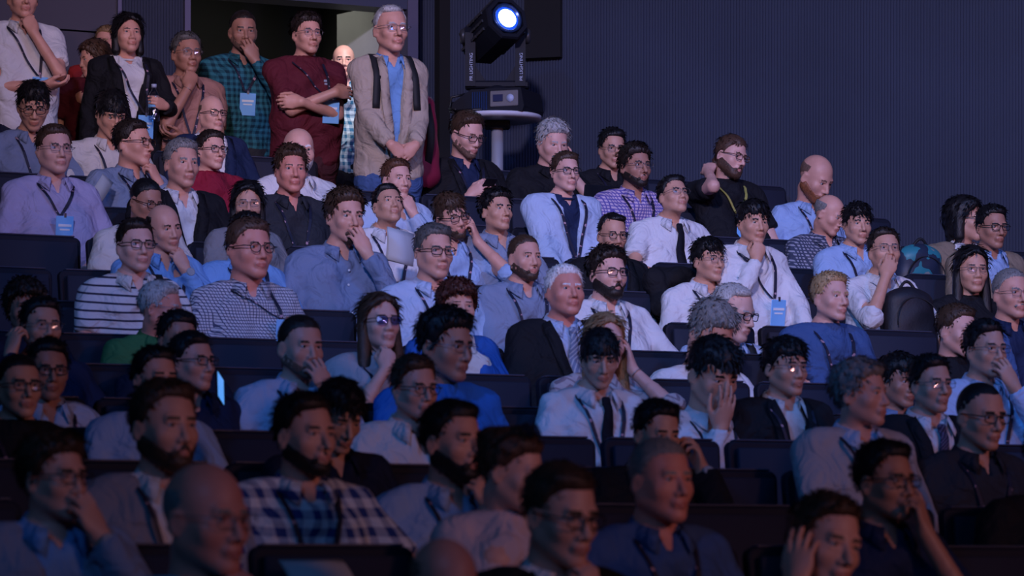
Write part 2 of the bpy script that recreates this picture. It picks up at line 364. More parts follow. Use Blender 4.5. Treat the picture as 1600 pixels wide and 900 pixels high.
def seg(lo, hi, st): return np.arange(lo, hi+st*.5, st)
def axis(*parts):
    """axis((lo,hi,step),...) joined"""
    out = []
    for lo, hi, st in parts:
        n = max(1, int(round((hi-lo)/st))); a = np.linspace(lo, hi, n+1); out += list(a if not out else a[1:])
    return np.array(out)
# ---------------------------------------------------------------- tiers, walls
CA, SA = math.cos(math.atan(.5)), math.sin(math.atan(.5))
ROWS = list(range(-3, 12))
YK = {k: 8.3+.85*(k+2) for k in ROWS}
YT = dict(zip(ROWS, [1105, 1015, 934, 860, 795, 742, 692, 638, 590, 540, 490, 439, 391, 345, 300]))
HT = {k: (HY-YT[k])*YK[k]/FPX for k in ROWS}        # height of the seat-back tops
FL = {k: HT[k]-.80 for k in ROWS}; FL[12] = 1.48
VK = {k: YK[k]*CA for k in ROWS}; VK[12] = VK[11]+.76
def W3(u, v, z=0): return V(u*CA-v*SA, u*SA+v*CA, z)   # row frame -> world
def UV(X, Y): return X*CA+Y*SA, -X*SA+Y*CA
RA = math.atan(.5)
RM = rotz(RA)
def prism_uv(mb, pts, z0, z1):
    P = [W3(u, v, z0) for u, v in pts]+[W3(u, v, z1) for u, v in pts]; n = len(pts)
    return mb.add(P, [tuple(range(n))[::-1], tuple(range(n, 2*n))]+[(i, (i+1) % n, (i+1) % n+n, i+n) for i in range(n)])
U0, U1 = -1.0, 14.0
mb = MB(); mb.box((0, 2, FL[-3]-.45), (14, 8, .05)); tag(mb.build('floor', MAT['carpet']), kind='structure')
WALLV = 19.0
for k in ROWS+[12]:
    v0 = VK[k]-.50; v1 = (VK[k]+.26) if k < 12 else WALLV+.05
    mb = MB(); prism_uv(mb, [(-3, v0), (15, v0), (15, v1), (-3, v1)] , FL[-3]-.5, FL[k])
    o = mb.build('floor', MAT['carpet']); tag(o, kind='structure')
    mb = MB(); prism_uv(mb, [(-3, v0-.012), (15, v0-.012), (15, v0+.03), (-3, v0+.03)], FL[k]-.03, FL[k]+.004)
    mb.build('nosing', MAT['nosing'], o)
def ribbed(name, A, B, z0, z1, mat, pitch=.018, depth=.006):
    A = np.array(A, float); B = np.array(B, float); L = np.linalg.norm(B-A); d = (B-A)/L; n = V(d[1], -d[0])   # towards the camera side
    k = int(L/pitch); P = []; Fc = []
    for i in range(k):
        for t, o in ((0, 0), (.55, 0), (.62, -depth), (.93, -depth)):
            p = A+d*(i+t)*pitch+n*o; P.append((p[0], p[1], z0)); P.append((p[0], p[1], z1))
    m = len(P)//2
    for i in range(m-1): Fc.append((2*i, 2*i+2, 2*i+3, 2*i+1))
    b = len(P)
    for p in (A-n*.12, B-n*.12, B, A): P.append((p[0], p[1], z0)); P.append((p[0], p[1], z1))
    Fc += [(b, b+1, b+3, b+2), (b+2, b+3, b+5, b+4), (b+6, b+7, b+1, b)]
    me = mesh(name, P, Fc, [mat], smooth=False); return tag(link(name, me), kind='structure')
def px(x, y, D): return V((x-800)/FPX*D, D, (HY-y)/FPX*D)
def onwall(x):                                    # point of the left rear wall plane (v = WALLV) seen at column x
    xn = (x-800)/FPX; D = WALLV/(CA-SA*xn); return V(xn*D, D)
ZF = FL[-3]-.5; ZC = 5.6
pA = onwall(645); pL = onwall(292); pLL = onwall(188)
pR = pA+V(0, .32)
ribbed('wall_right', pR, V(6.6, pR[1]-(6.6-pR[0])*.335), ZF, ZC, MAT['wall'])
ribbed('wall_rear', pLL, pL, ZF, ZC, MAT['wall'])
def slab(name, A, B, z0, z1, mat, th=.12, off=0.0, struct=True):
    A = np.array(A, float); B = np.array(B, float); d = (B-A)/np.linalg.norm(B-A); n = V(d[1], -d[0]); A = A+n*off; B = B+n*off
    P = [(p[0], p[1], z) for z in (z0, z1) for p in (A, B, B-n*th, A-n*th)]
    mb = MB(); mb.add(P, [(0, 3, 2, 1), (4, 5, 6, 7), (0, 1, 5, 4), (1, 2, 6, 5), (2, 3, 7, 6), (3, 0, 4, 7)]); o = mb.build(name, mat)
    if struct: tag(o, kind='structure')
    return o
far = W3(-3, WALLV)[:2]
zb1 = px(0, 46, 19.9)[2]; zb2 = px(0, 250, 19.9)[2]
slab('wall_left', far, pLL, ZF, zb1, MAT['wallsmooth']); slab('wall_left', far, pLL, zb1+.012, ZC, MAT['wallsmooth'], off=-.01)
slab('trim_1', onwall(183), onwall(189), FL[12], ZC, MAT['walltrim'], .02, .015)
slab('trim_2', onwall(287), onwall(296), FL[12], ZC, MAT['walltrim'], .16, .02)
slab('trim_3', onwall(634), onwall(650), FL[12], ZC, MAT['walltrim'], .42, .03)
zl = px(460, 6, 20.7)[2]
slab('trim_4', onwall(296), onwall(634), zl, zl+.16, MAT['lintel'], .2, .02); slab('wall_rear', onwall(294), onwall(640), zl+.16, ZC, MAT['wallsmooth'])
# corridor behind the opening
cA, cB = W3(onwall(100)[0]*0+UV(*onwall(150))[0], WALLV+1.9)[:2], W3(UV(*onwall(700))[0], WALLV+1.9)[:2]
slab('wall_back', cA, cB, FL[12], 3.0, MAT['corridor']); slab('wall_back', cA, cB, 3.0, ZC, MAT['void'], off=-.02)  # black upper part is corridor shade as colour, split at the shadow edge
uL, uR = UV(*onwall(150))[0], UV(*onwall(700))[0]
mb = MB(); prism_uv(mb, [(uL, WALLV+.05), (uR, WALLV+.05), (uR, WALLV+2.0), (uL, WALLV+2.0)], ZF, FL[12]); tag(mb.build('floor', MAT['carpet']), kind='structure')
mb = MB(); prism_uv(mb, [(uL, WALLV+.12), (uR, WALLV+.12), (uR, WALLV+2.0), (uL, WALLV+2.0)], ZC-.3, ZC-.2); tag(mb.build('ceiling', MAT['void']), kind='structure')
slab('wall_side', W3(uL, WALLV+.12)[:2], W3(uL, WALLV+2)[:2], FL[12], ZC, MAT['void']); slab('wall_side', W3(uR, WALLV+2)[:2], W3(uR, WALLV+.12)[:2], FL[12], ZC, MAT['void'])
# open door leaf
d0, d1 = V(-.755, 20.98), V(-1.085, 21.42)
dl = slab('door_1', d1, d0, FL[12]+.01, px(560, 14, 21.2)[2], MAT['doorleaf'], .05)
mb = MB(); c = V(-1.04, 21.32, 2.5); mb.tube([c, c+V(-.05, -.04, 0), c+V(.02, -.12, 0)], .009, 8); mb.build('door_handle', MAT['metal'], dl, True)
# thin black box high on the right wall
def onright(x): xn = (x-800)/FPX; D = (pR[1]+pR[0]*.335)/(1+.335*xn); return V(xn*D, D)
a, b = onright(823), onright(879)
p = slab('wall_slab', a, b, px(850, 93, a[1])[2], px(850, -60, a[1])[2], MAT['void'], .05, .05, False)
tag(p, 'plain black rectangular slab on the ribbed wall beside the spotlight', 'panel')
# ---------------------------------------------------------------- people
def skull_field(sh, NB):
    g = sh.get('g', 1.0)
    """head local frame: +y face, +z up, +x the person's right; eyes at z=0"""
    w, jw, fat, nl = sh.get('w', 1), sh.get('jw', 1), sh.get('fat', 0), sh.get('nose', 1)
    F = Field(axis((-.108, -.05, .0078*g), (-.05, .05, .0049*g), (.05, .108, .0078*g)),
              axis((min(-.135, NB[1]-.075), .035, .0098*g), (.035, .132, .0047*g)),
              axis((-.26, -.125, .0125*g), (-.125, .035, .0046*g), (.035, .153, .0088*g)))
    F.ell((0, -.012, .028), (.074*w, .097, .087), .02)
    F.ell((0, .024, -.033), ((.059+fat*.008)*w, .067, .075), .028)
    for s in (-1, 1):
        F.cone((s*.052*jw, -.008, -.052), (s*.014, .066, -.098), .020+fat*.006, .017+fat*.004, .022)
        F.ell((s*.041*w, .053, -.028), (.022+fat*.004, .024, .022+fat*.006), .016)
    F.ell((0, .076, -.1), (.019, .016, .015), .018)
    NBv = np.array(NB, float); F.jaw = F.D.copy()
    F.cone((0, -.026, -.075), NBv, .050+fat*.006, .054+fat*.008, .022)
    F.cone(NBv, NBv+V(0, -.01, -.05), .054+fat*.008, .075, .02)
    sk = F.D.copy()
    F.cone((-.036, .0765, .0185), (.036, .0765, .0185), .0100, .0095, .014)
    for s in (-1, 1): F.ell((s*.031, .1015, -.001), (.0185, .022, .0115), .012, 'd')
    F.cone((0, .081, .016), (0, .110*(.6+.4*nl), -.036), .0074, .0112, .008)
    for s in (-1, 1): F.ell((s*.0125, .093, -.0405), (.0095, .0125, .0080), .005)
    F.ell((0, .088, -.066), (.026, .012, .017), .012)
    for s in (-1, 1):
        F.cone((0, .0985, -.0655), (s*.021, .0865, -.068), .0042, .0026, .004)
        F.cone((0, .0975, -.0755), (s*.019, .0865, -.072), .0054, .0026, .004)
        F.cone((s*.017, .0845, .0100), (s*.043, .0765, .0070), .0060, .0054, .004)   # upper lid
        F.cone((s*.018, .0825, -.0100), (s*.041, .0765, -.0085), .0058, .0050, .004)
    F.cone((-.02, .1, -.0705), (.02, .1, -.0705), .0022, .0022, .003, 'd')
    for s in (-1, 1):
        R = rotz(-s*.32)@rotx(.18)
        F.ell((s*.0765*w, -.012, -.014), (.0085, .019, .0315), .006, rot=R)
        F.ell((s*.084*w, -.006, -.012), (.0065, .0105, .019), .004, 'd', rot=R)
    return F, sk
HL = {  # hair line height by angle from the face (0 front .. 180 nape), thickness, noise
 'short': ([0, 28, 48, 62, 80, 98, 180], [.076, .072, .048, .012, -.018, .004, -.062], .013, .0020),
 'tidy': ([0, 28, 48, 62, 80, 98, 180], [.068, .068, .045, .01, -.02, .002, -.062], .011, .0014),
 'crop': ([0, 28, 48, 62, 80, 98, 180], [.070, .066, .05, .02, -.012, .008, -.058], .0055, .0008),
 'buzz': ([0, 30, 50, 65, 80, 98, 180], [.076, .076, .056, .03, -.005, .01, -.055], .0022, .0004),
 'receding': ([0, 20, 38, 52, 66, 82, 98, 180], [.090, .094, .092, .070, .03, -.012, .005, -.06], .008, .0012),
 'thick': ([0, 28, 48, 62, 80, 98, 180], [.066, .062, .040, .006, -.022, -.010, -.070], .019, .0032),
 'bowl': ([0, 30, 50, 70, 90, 110, 180], [.026, .025, .016, -.006, -.020, -.035, -.075], .015, .0012),
 'fringe': ([0, 22, 36, 48, 62, 80, 98, 180], [.048, .036, .050, .034, .002, -.024, -.012, -.07], .016, .0026),
 'curly': ([0, 28, 48, 62, 80, 98, 180], [.06, .058, .04, .005, -.045, -.05, -.085], .028, .0055),
 'long': ([0, 20, 48, 66, 84, 98, 180], [.080, .070, .035, -.03, -.1, -.12, -.12], .015, .0020),
 'bob': ([0, 20, 48, 66, 84, 98, 180], [.078, .066, .03, -.02, -.075, -.09, -.1], .022, .0030),
 'tied': ([0, 28, 48, 62, 80, 98, 180], [.066, .062, .04, .012, -.012, -.006, -.07], .010, .0012),
 'bun': ([0, 28, 48, 62, 80, 98, 180], [.066, .062, .04, .012, -.012, -.006, -.07], .016, .0030),
 'sides': ([0, 70, 74, 84, 98, 180], [.3, .3, .03, -.012, .005, -.058], .008, .0016),
 'shaved': ([0, 62, 70, 80, 98, 180], [.3, .3, .03, -.005, .008, -.055], .0018, .0003),
}
TUFT = {'short': (420, .024, .009, .007), 'tidy': (380, .022, .008, .0035), 'crop': (260, .010, .006, .0025), 'receding': (260, .020, .007, .004), 'thick': (520, .030, .010, .010), 'bowl': (420, .034, .009, .003), 'fringe': (480, .034, .010, .006), 'curly': (620, .020, .010, .012), 'long': (420, .055, .011, .004), 'bob': (420, .045, .011, .005), 'tied': (260, .030, .008, .002), 'bun': (420, .024, .009, .008), 'sides': (140, .014, .006, .004)}
def tufts(P, Q, seed, n, L, W, lift, down=False, brow=False):
    """short tapering locks combed away from the crown, added to the hair surface"""
    r = np.random.default_rng(int(seed*1000)+7)
    if len(P) < 20: return P, Q
    ok = np.arange(len(P)) if (brow or down) else np.nonzero((P[:, 1] < .050) | (P[:, 2] > .098))[0]
    p = P[r.choice(ok, n)]; c = V(0, -.012, .0)
    nn = p-c; nn /= np.linalg.norm(nn, axis=1)[:, None]
    fl = p-V(.012, -.065, .115)
    if down: fl = np.tile(V(0, .15, -1), (n, 1))
    if down == 2: fl = np.stack([np.sign(p[:, 0])*.8, 0*p[:, 0]-.35, 0*p[:, 0]-.9], 1)
    low = p[:, 2] < .02; fl[low] = V(0, -.25, -1)
    fl = fl+r.normal(0, .30 if not down else .2, (n, 3))*np.linalg.norm(fl, axis=1)[:, None]
    fl -= nn*(fl*nn).sum(1)[:, None]; fl /= np.linalg.norm(fl, axis=1)[:, None]+1e-6
    sd = np.cross(nn, fl); l = (L*r.uniform(.6, 1.15, n))[:, None]; w = (W*r.uniform(.5, 1.0, n))[:, None]; h = (lift*r.uniform(.1, 1.2, n))[:, None]
    a = p-nn*.002; b = p+fl*l*.45+sd*w*.5+nn*(h*.5+.0012); t = p+fl*l+nn*h*.9; d = p+fl*l*.45-sd*w*.5+nn*(h*.5+.0012)
    k = len(P); X = np.stack([a, b, t, d], 1).reshape(-1, 3)
    return np.vstack([P, X]), np.vstack([Q, np.arange(k, k+4*n).reshape(-1, 4)])
def make_head(sh, style, beard, NB):
    F, sk = skull_field(sh, NB)
    P, Q = nets(F)
    D = F.D
    X, Y, Z = F.grid()
    hair = brd = None
    phi = np.degrees(np.arctan2(np.abs(X), Y+.02)+0*Z)
    if style and style != 'bald':
        an, hl, th, nz = HL[style]
        L = np.interp(phi, an, hl).astype(f32)
        a = np.arctan2(X, Y)
        ph = sh.get('seed', 0)
        ns = nz*(.7*np.sin(a*13+Z*60+ph)*np.sin(Z*70+X*50+ph*2)+.7*np.sin(X*190+Y*120+ph)+.6*np.sin(Z*130+X*90+ph*3)*np.sin(Y*110+ph))
        t = th*(np.clip(.30+Z/.11, .28, 1.15) if style not in ('long', 'bob', 'bowl', 'curly') else np.clip(.6+Z/.2, .5, 1.1))
        L = L+nz*1.3*np.sin(a*31+ph)+.0*Z
        tp = np.clip(.16+(Z-L)/.034, .16, 1) if style not in ('long', 'bob', 'bowl', 'curly') else np.clip(.5+(Z-L)/.03, .5, 1)
        hb = sk-(t+ns)*tp
        h = smax(hb, L-Z, .004)
        if style in ('sides', 'shaved'): h = smax(h, Z-.062+.0*X, .008)
        G = Field(*F.ax); G.D = h.astype(f32)
        if style in ('short', 'tidy', 'thick', 'fringe', 'receding'):   # quiff / parting volume over the forehead
            q = {'short': .012, 'tidy': .008, 'thick': .014, 'fringe': .010, 'receding': .006}[style]
            G.ell((.014*sh.get('part', 1), .036, .090), (.050, .036, .016+q), .016)
        if style == 'long':
            for s in (-1, 1): G.cone((s*.068, -.01, -.02), (s*.078, .01, -.225), .028, .030, .02)
            G.cone((0, -.075, 0), (0, -.08, -.22), .05, .045, .04)
        if style == 'bob':
            for s in (-1, 1): G.cone((s*.066, -.015, .0), (s*.074, -.01, -.1), .032, .028, .02)
            G.cone((0, -.075, .02), (0, -.07, -.1), .052, .04, .03)
        if style == 'tied': G.cone((0, -.1, .01), (0, -.115, -.16), .022, .022, .012)
        if style == 'bun': G.ell((0, -.085, .075), (.05, .048, .045), .015)
        if style == 'curly':
            G.D = smin(G.D, G.D, .001)
        hp, hq = nets(G)
        if len(hp):
            hp, hq = cull(hp, hq, interp3(F, D, hp) > -.006)
            if style in TUFT: hp, hq = tufts(hp, hq, ph, *TUFT[style], down=2 if style in ('long', 'bob', 'tied') else False, brow=style in ('fringe', 'bowl', 'curly'))
            hair = (hp, hq)
    if beard:
        t = {'full': .0060, 'short': .0028, 'stubble': .0010, 'goatee': .0035, 'moustache': .003}[beard]
        zb = np.interp(phi, [0, 22, 45, 70, 90, 180], [-.080, -.068, -.043, -.022, -.004, -.004]).astype(f32)
        h = smax(smax(F.jaw-t, Z-zb, .006), phi*.001-.098, .004)
        h = smax(h, -.128-Z-.0*X-t*1.2, .006)
        if beard == 'goatee': h = smax(h, np.abs(X)-.024, .004)
        if beard == 'moustache': h = h*0+.1
        G = Field(*F.ax); G.D = (h+0*X).astype(f32)
        for s in (-1, 1): G.cone((0, .0955, -.0565), (s*.027, .0815, -.064 if beard == 'moustache' else -.078), .0048+t*.7, .0048+t*.9, .004)
        bp, bq = nets(G)
        bp, bq = cull(bp, bq, interp3(F, D, bp) > -.004)
        if beard in ('full', 'short', 'goatee'): bp, bq = tufts(bp, bq, sh.get('seed', 0)+1, 220 if beard == 'full' else 110, .012 if beard == 'full' else .006, .005, .003, True)
        brd = (bp, bq)
    # material zones: 0 skin 1 lips 2 brow
    c = P[Q].mean(1)
    mi = np.zeros(len(Q), int)
    lip = (np.abs(c[:, 0]) < .0235) & (c[:, 2] < -.0605+.1*0) & (c[:, 2] > -.0815+np.abs(c[:, 0])*.35) & (c[:, 1] > .083)
    mi[lip] = 1
    bz = .0185-((np.abs(c[:, 0])-.030)/.02)**2*.0035
    brow = (np.abs(c[:, 2]-bz) < .0042*sh.get('brow', 1)) & (np.abs(c[:, 0]) > .011) & (np.abs(c[:, 0]) < .045) & (c[:, 1] > .055)
    mi[brow] = 2
    # eyes: ball + iris
    EP, EF, EM = [], [], []
    for s in (-1, 1):
        for (cx, cy, cz, r, m) in ((s*.031, .0735, .0005, .0115, 3), (s*.0305+sh.get('gaze', 0), .0792, .0005-sh.get('look', 0), .0070, 4)):
            b = len(EP); n, k = 10, 7
            for i in range(k+1):
                for j in range(n):
                    u = PI*i/k; v = 2*PI*j/n; EP.append((cx+r*math.sin(u)*math.cos(v), cy+r*math.cos(u), cz+r*math.sin(u)*math.sin(v)))
            for i in range(k):
                for j in range(n): EF.append((b+i*n+j, b+(i+1)*n+j, b+(i+1)*n+(j+1) % n, b+i*n+(j+1) % n)); EM.append(m)
    EP = np.array(EP); EF = np.array(EF)+len(P)
    return np.vstack([P, EP]), np.vstack([Q, EF]), np.concatenate([mi, EM]), hair, brd

FC = {}
def hand_mesh(side, curl, spread, thumb, fore, g=1.0):
    """hand local frame: wrist at 0, +y fingers, palm faces -z; fore = elbow-side point in this frame; side +1 right hand"""
    tx = -side
    A = np.minimum(fore, 0)-.05; B = np.maximum(fore, 0)+.05
    F = Field(axis((min(-.062, A[0]), -.062, .011), (-.062, .062, .0051*g), (.062, max(.062, B[0])+.0, .011)) if A[0] < -.063 or B[0] > .063 else axis((-.075, .075, .0051*g)),
              axis((min(A[1], -.03), -.02, .0115), (-.02, .2, .0058*g)),
              axis((min(A[2], -.11), -.1, .011), (-.1, .035, .0052*g), (.035, max(B[2], .05), .011)))
    fd = nrm(fore); L = np.linalg.norm(fore)
    F.cone(fore, (0, 0, 0), .031, .0255, .015)
    F.ell((0, .02, 0), (.029, .035, .0175), .02)
    F.ell((0, .055, -.002), (.040, .042, .0145), .016)
    F.ell((tx*.024, .035, -.010), (.017, .030, .014), .012)
    segs = []
    for i, (bx, ln, rr) in enumerate(((.0295, .071, .0086), (.010, .079, .0090), (-.0095, .074, .0086), (-.0285, .058, .0078))):
        x = tx*bx; yb = .089-.0045*abs(i-1)-(.006 if i == 3 else 0)
        p = V(x, yb, -.001); a = 0.0; sp = tx*bx*spread*8
        c = curl[i] if hasattr(curl, '__len__') else curl
        for q, fr in enumerate((.44, .30, .26)):
            a += c*(.75 if q == 0 else 1.0)
            d = nrm(V(math.sin(sp)*1.0, math.cos(a), -math.sin(a)))
            e = p+d*ln*fr
            segs.append((p, e, rr*(1-.1*q), rr*(.94-.12*q))); p = e
    t0 = V(tx*.026, .022, -.010); a = thumb
    t1 = t0+V(tx*.026*(1-a*.35), .034, -.012-.016*a); t2 = t1+V(tx*.010*(1-a*2.2), .030, -.006-.014*a); t3 = t2+V(tx*(.004-a*.016), .024, -.003-.008*a)
    for s0, s1, r0, r1 in segs: F.cone(s0, s1, r0, r1, .0035)
    F.cone(t0, t1, .0135, .0110, .010); F.cone(t1, t2, .0105, .0095, .004); F.cone(t2, t3, .0095, .0080, .003)
    return nets(F)
def frame(d, n):
    d = nrm(d); z = -np.asarray(n, float); z = nrm(z-d*(z@d)); return np.stack([np.cross(d, z), d, z], 1)
def ik(S, W, l1, l2, pole):
    D = W-S; L = np.linalg.norm(D); m = (l1+l2)*.995
    if L > m: W = S+D/L*m; D = W-S; L = m
    L = max(L, abs(l1-l2)+.02)
    a = (l1*l1-l2*l2+L*L)/(2*L); h = math.sqrt(max(l1*l1-a*a, 0)); d = nrm(D); p = np.asarray(pole, float); p = nrm(p-d*(p@d))
    return S+d*a+p*h, W
def arm_pose(nm, sd, hc, Rh, s, N, stand):
    """returns wrist, finger dir, palm normal, curl, spread, thumb, pole"""
    H = lambda x, y, z: hc+Rh@(V(sd*x, y, z)*s)
    Hd = lambda x, y, z: Rh@V(sd*x, y, z)
    T = lambda x, y, z: V(sd*x, y, z)
    ny, nz = N[1], N[2]
    if nm == 'chin': return H(.035, .128, -.205), Hd(-.30, -.22, .93), Hd(-.1, -1, -.1), (1.25, 1.2, 1.15, 1.15), .2, .9, T(.45, .35, -1)
    if nm == 'pinch': return H(.045, .135, -.215), Hd(-.35, -.18, .92), Hd(-.45, -.9, 0), (.5, 1.1, 1.2, 1.2), .2, .2, T(.4, .4, -1)
    if nm == 'mouth': return H(.045, .140, -.165), Hd(-.42, -.15, .9), Hd(-.1, -1, -.1), (.42, .45, .5, .6), .25, .5, T(.5, .4, -1)
    if nm == 'cheek': return H(.088, .088, -.150), Hd(.03, -.25, .96), Hd(-.75, -.6, .05), (.25, .8, 1.0, 1.0), .1, .4, T(.7, .2, -1)
    if nm == 'temple': return H(.10, .055, -.115), Hd(-.05, -.2, .97), Hd(-.85, -.45, .05), (.22, .25, .3, .4), .5, .2, T(.7, .2, -1)
    if nm == 'palmface': return H(.02, .140, -.150), Hd(-.10, -.06, .98), Hd(0, -1, 0), (.18, .16, .2, .26), .6, .3, T(.35, .5, -1)
    if nm == 'nose': return H(.03, .142, -.160), Hd(-.12, -.10, .97), Hd(-.5, -.85, 0), (.32, .9, 1.1, 1.1), .2, .3, T(.4, .5, -1)
    if nm == 'ear': return H(.105, .02, -.09), Hd(.0, -.15, .97), Hd(-1, -.2, 0), (.6, .7, .8, .9), .3, .3, T(.8, .3, -.8)
    if nm == 'earlow': return H(.165, .075, -.13), Hd(-.25, -.15, .95), Hd(-.9, -.4, 0), (.6, .7, .8, .9), .3, .3, T(.15, .4, -1)
    if nm == 'neck': return H(.125, -.015, -.13), Hd(-.45, -.55, .6), Hd(-.6, -.2, -.4), (1.1, 1.1, 1.1, 1.1), .1, .6, T(.2, 1.0, .05)
    if nm == 'lap': return V(sd*.10, ny+.26, nz*.0+.15), T(-.55, .8, -.15), V(0, 0, -1), .45, .2, .4, T(.9, -.3, -.5)
    if nm == 'rest': return V(sd*.25, max(ny+.16, .24), .23), T(-.15, 1, -.1), V(0, 0, -1), .35, .25, .3, T(.7, -.7, -.3)
    if nm == 'knee': return V(sd*.17, ny+.34, .20), T(-.2, .9, -.3), V(0, 0, -1), .4, .3, .3, T(.8, -.2, -.4)
    if nm == 'hold': return V(sd*.085, ny+.27, nz-.235), T(-.5, .55, .55), T(-.75, -.35, .2), (.8, .85, .9, .95), .1, .6, T(.7, -.2, -1)
    if nm == 'bottle': return V(sd*.16, ny+.23, nz-.29), T(-.75, .5, .15), T(-.1, .3, -.0)+V(0, -1, 0), (.95, .95, .95, .95), .1, .7, T(.7, -.3, -1)
    if nm == 'clasp': return V(sd*.070, .23, nz-.50), T(-.72, .2, -.62), V(0, -1, 0), .55, .1, .5, T(.5, -.8, .0)
    if nm == 'crossA': return V(-sd*.09, ny+.255, nz-.215), T(-1, -.35, .08), V(0, -1, -.2), .35, .15, .3, T(.8, .1, -1)
    if nm == 'crossB': return V(-sd*.10, ny+.235, nz-.275), T(-1, -.30, -.0), V(0, -1, 0), .6, .1, .4, T(.8, .2, -1)
    if nm == 'elbowhold': return V(-sd*.07, ny+.20, nz-.36), T(-1, .1, .05), V(0, -.2, 1), .5, .2, .3, T(.9, -.1, -1)
    if nm == 'side': return V(sd*.25, .03, nz-.62), T(0, .1, -1), T(-1, 0, 0), .35, .15, .3, T(.2, -1, 0)
    if nm == 'back': return V(sd*.10, ny-.10, nz-.5), T(-.5, 0, -.8), V(0, -1, 0), .4, .1, .3, T(1, -.6, 0)
    if nm == 'armout': return V(sd*.50, ny+.10, nz-.30), T(1, .1, -.15), V(0, 0, -1), .35, .2, .3, T(.2, -.6, -1)
    raise KeyError(nm)
def reg(c, s, e): return None
def build_person(q):
    """q: dict describing one person -> top-level mesh 'person' with clothing children"""
    rnd = random.Random(q['key']); stand = q.get('stand', False); fem = q.get('fem', 0); fat = q.get('fat', rnd.uniform(0, .5))
    s = q['s']; bs = q.get('bs', min(1.06, max(.95, s*1.06+.04*fat)))*(.90 if fem else 1)
    hc = np.array(q['hdc'], float); tyaw = q['tyaw']
    yaw, pit, rol = math.radians(q.get('yaw', 32)-tyaw), math.radians(q.get('pit', 0)), math.radians(q.get('roll', 0))
    Rh = rotz(yaw)@rotx(-pit)@roty(rol)       # image-right turn is anticlockwise from above in this frame
    hipz = 0.0
    N = hc+V(0, -.040-.085*max(0, math.sin(pit))+.02*min(0, math.sin(pit)), -.134*s)
    N[0] = hc[0]*.85
    nx, ny, nz = N
    # ---- torso field
    hp = V(0, 0, .10) if not stand else V(0, 0, .0)
    cz = nz-.155*bs; cy = hp[1]+(ny-hp[1])*.80+.012; cx = nx*.8
    def torso(F, g):
        w = bs
        for sx in (-1, 1):
            F.cone((sx*.075*w, hp[1], hp[2]), (cx+sx*.078*w, (cy+hp[1])*.5+.012+.03*fat, (hp[2]+cz)*.5), .108+g+.02*fat, .098+g+.03*fat, .05)
            F.cone((cx+sx*.078*w, (cy+hp[1])*.5+.012+.03*fat, (hp[2]+cz)*.5), (cx+sx*.085*w, cy, cz), .098+g+.03*fat, .098*w+g, .05)
            F.cone((nx+sx*.02, ny-.010, nz-.012), (nx+sx*.152*w, ny-.012, nz-.066*w), .048+g*.8, .056*w+g, .035)
            F.cone((nx, ny+.030, nz-.100), (nx, ny+.006, nz-.008), .078+g, .055+g, .03)
            if fem: F.ell((cx+sx*.065, cy+.085, cz+.01), (.06, .045, .055), .04)
    SJ = {sd: V(nx+sd*.172*bs, ny-.010, nz-.076*bs) for sd in (1, -1)}
    l1, l2 = .285*bs, .250*bs
    arms = {}
    for sd, key in ((1, 'ra'), (-1, 'la')):
        nm = q.get(key, 'side' if stand else 'lap')
        W, d, n, curl, spr, th, pole = arm_pose(nm, sd, hc, Rh, s, N, stand)
        E, W = ik(SJ[sd], W, l1, l2, pole)
        arms[sd] = (E, W, d, n, curl, spr, th, nm)
    top = q.get('top', 'shirt'); slv = q.get('slv', 'long')
    lo = np.min([hp-.2]+[np.minimum(a[0], a[1])-.075 for a in arms.values()]+[N-.2], axis=0); hi = np.max([hp+.16, N+V(.24, .16, .05)]+[np.maximum(a[0], a[1])+.075 for a in arms.values()], axis=0)
    lo = np.minimum(lo, V(-.26, -.16, hp[2]-.1)); hi = np.maximum(hi, V(.26, .2, nz+.03))
    if stand: lo[2] = min(lo[2], -.12)
    zbot = (.0 if not stand else q.get('hem', -.10))
    st = q.get('res', .0175)
    def newF(): return Field(axis((lo[0], hi[0], st)), axis((lo[1], hi[1], st)), axis((lo[2], hi[2], st)))
    seed = rnd.random()*20
    def wrinkle(F, amp):
        X, Y, Z = F.grid()
        m = np.abs(F.D) < .03
        n = np.sin(X*31+np.sin(Z*17+seed)*1.7+seed)*np.sin(Y*27+Z*23+seed*2)+.7*np.sin(Z*46+X*38*np.sin(seed)+Y*30+seed*3)+.45*np.sin(X*70-Z*41+seed)*np.cos(Y*55+seed)
        F.D = np.where(m, F.D-amp*n, F.D)
    # ---- skin body (trunk, upper arms, forearm roots)
    bst = .026 if q.get('slv', 'long') == 'long' else .019
    B = Field(axis((lo[0], hi[0], bst)), axis((lo[1], hi[1], bst)), axis((lo[2], hi[2], bst)))
    torso(B, -.014)
    B.cone((nx, ny, nz+.02), (nx, ny-.01, nz-.06), .050, .060, .03)
    for sd, (E, W, *_r) in arms.items():
        S = SJ[sd]
        B.cone(S, E, .044*bs, .036, .02); B.cone(E, E+(W-E)*.55, .036, .0315, .012)
    bp, bq = nets(B)
    # ---- head
    NB = Rh.T@(N-hc)/s
    sh = dict(q.get('sh', {})); sh.setdefault('w', rnd.uniform(.95, 1.04)); sh.setdefault('jw', rnd.uniform(.88, 1.06)); sh.setdefault('fat', fat*.9); sh.setdefault('nose', rnd.uniform(.85, 1.1)); sh['seed'] = seed; sh['g'] = q.get('g', 1.0); sh.setdefault('part', rnd.choice((-1, 1)))
    sh.setdefault('brow', .8 if fem else rnd.uniform(.9, 1.3)); sh['look'] = .0
    if fem: sh['jw'] = .85; sh['nose'] = .8
    hp_, hq_, hm_, hair, brd = make_head(sh, q.get('hair', 'short'), q.get('beard'), NB)
    tf = lambda P: (np.asarray(P)*s)@Rh.T+hc
    PP = [bp, tf(hp_)]; QQ = [bq, hq_+len(bp)]; MM = [np.zeros(len(bq), int), hm_]
    off = len(bp)+len(hp_)
    hs = .96*bs
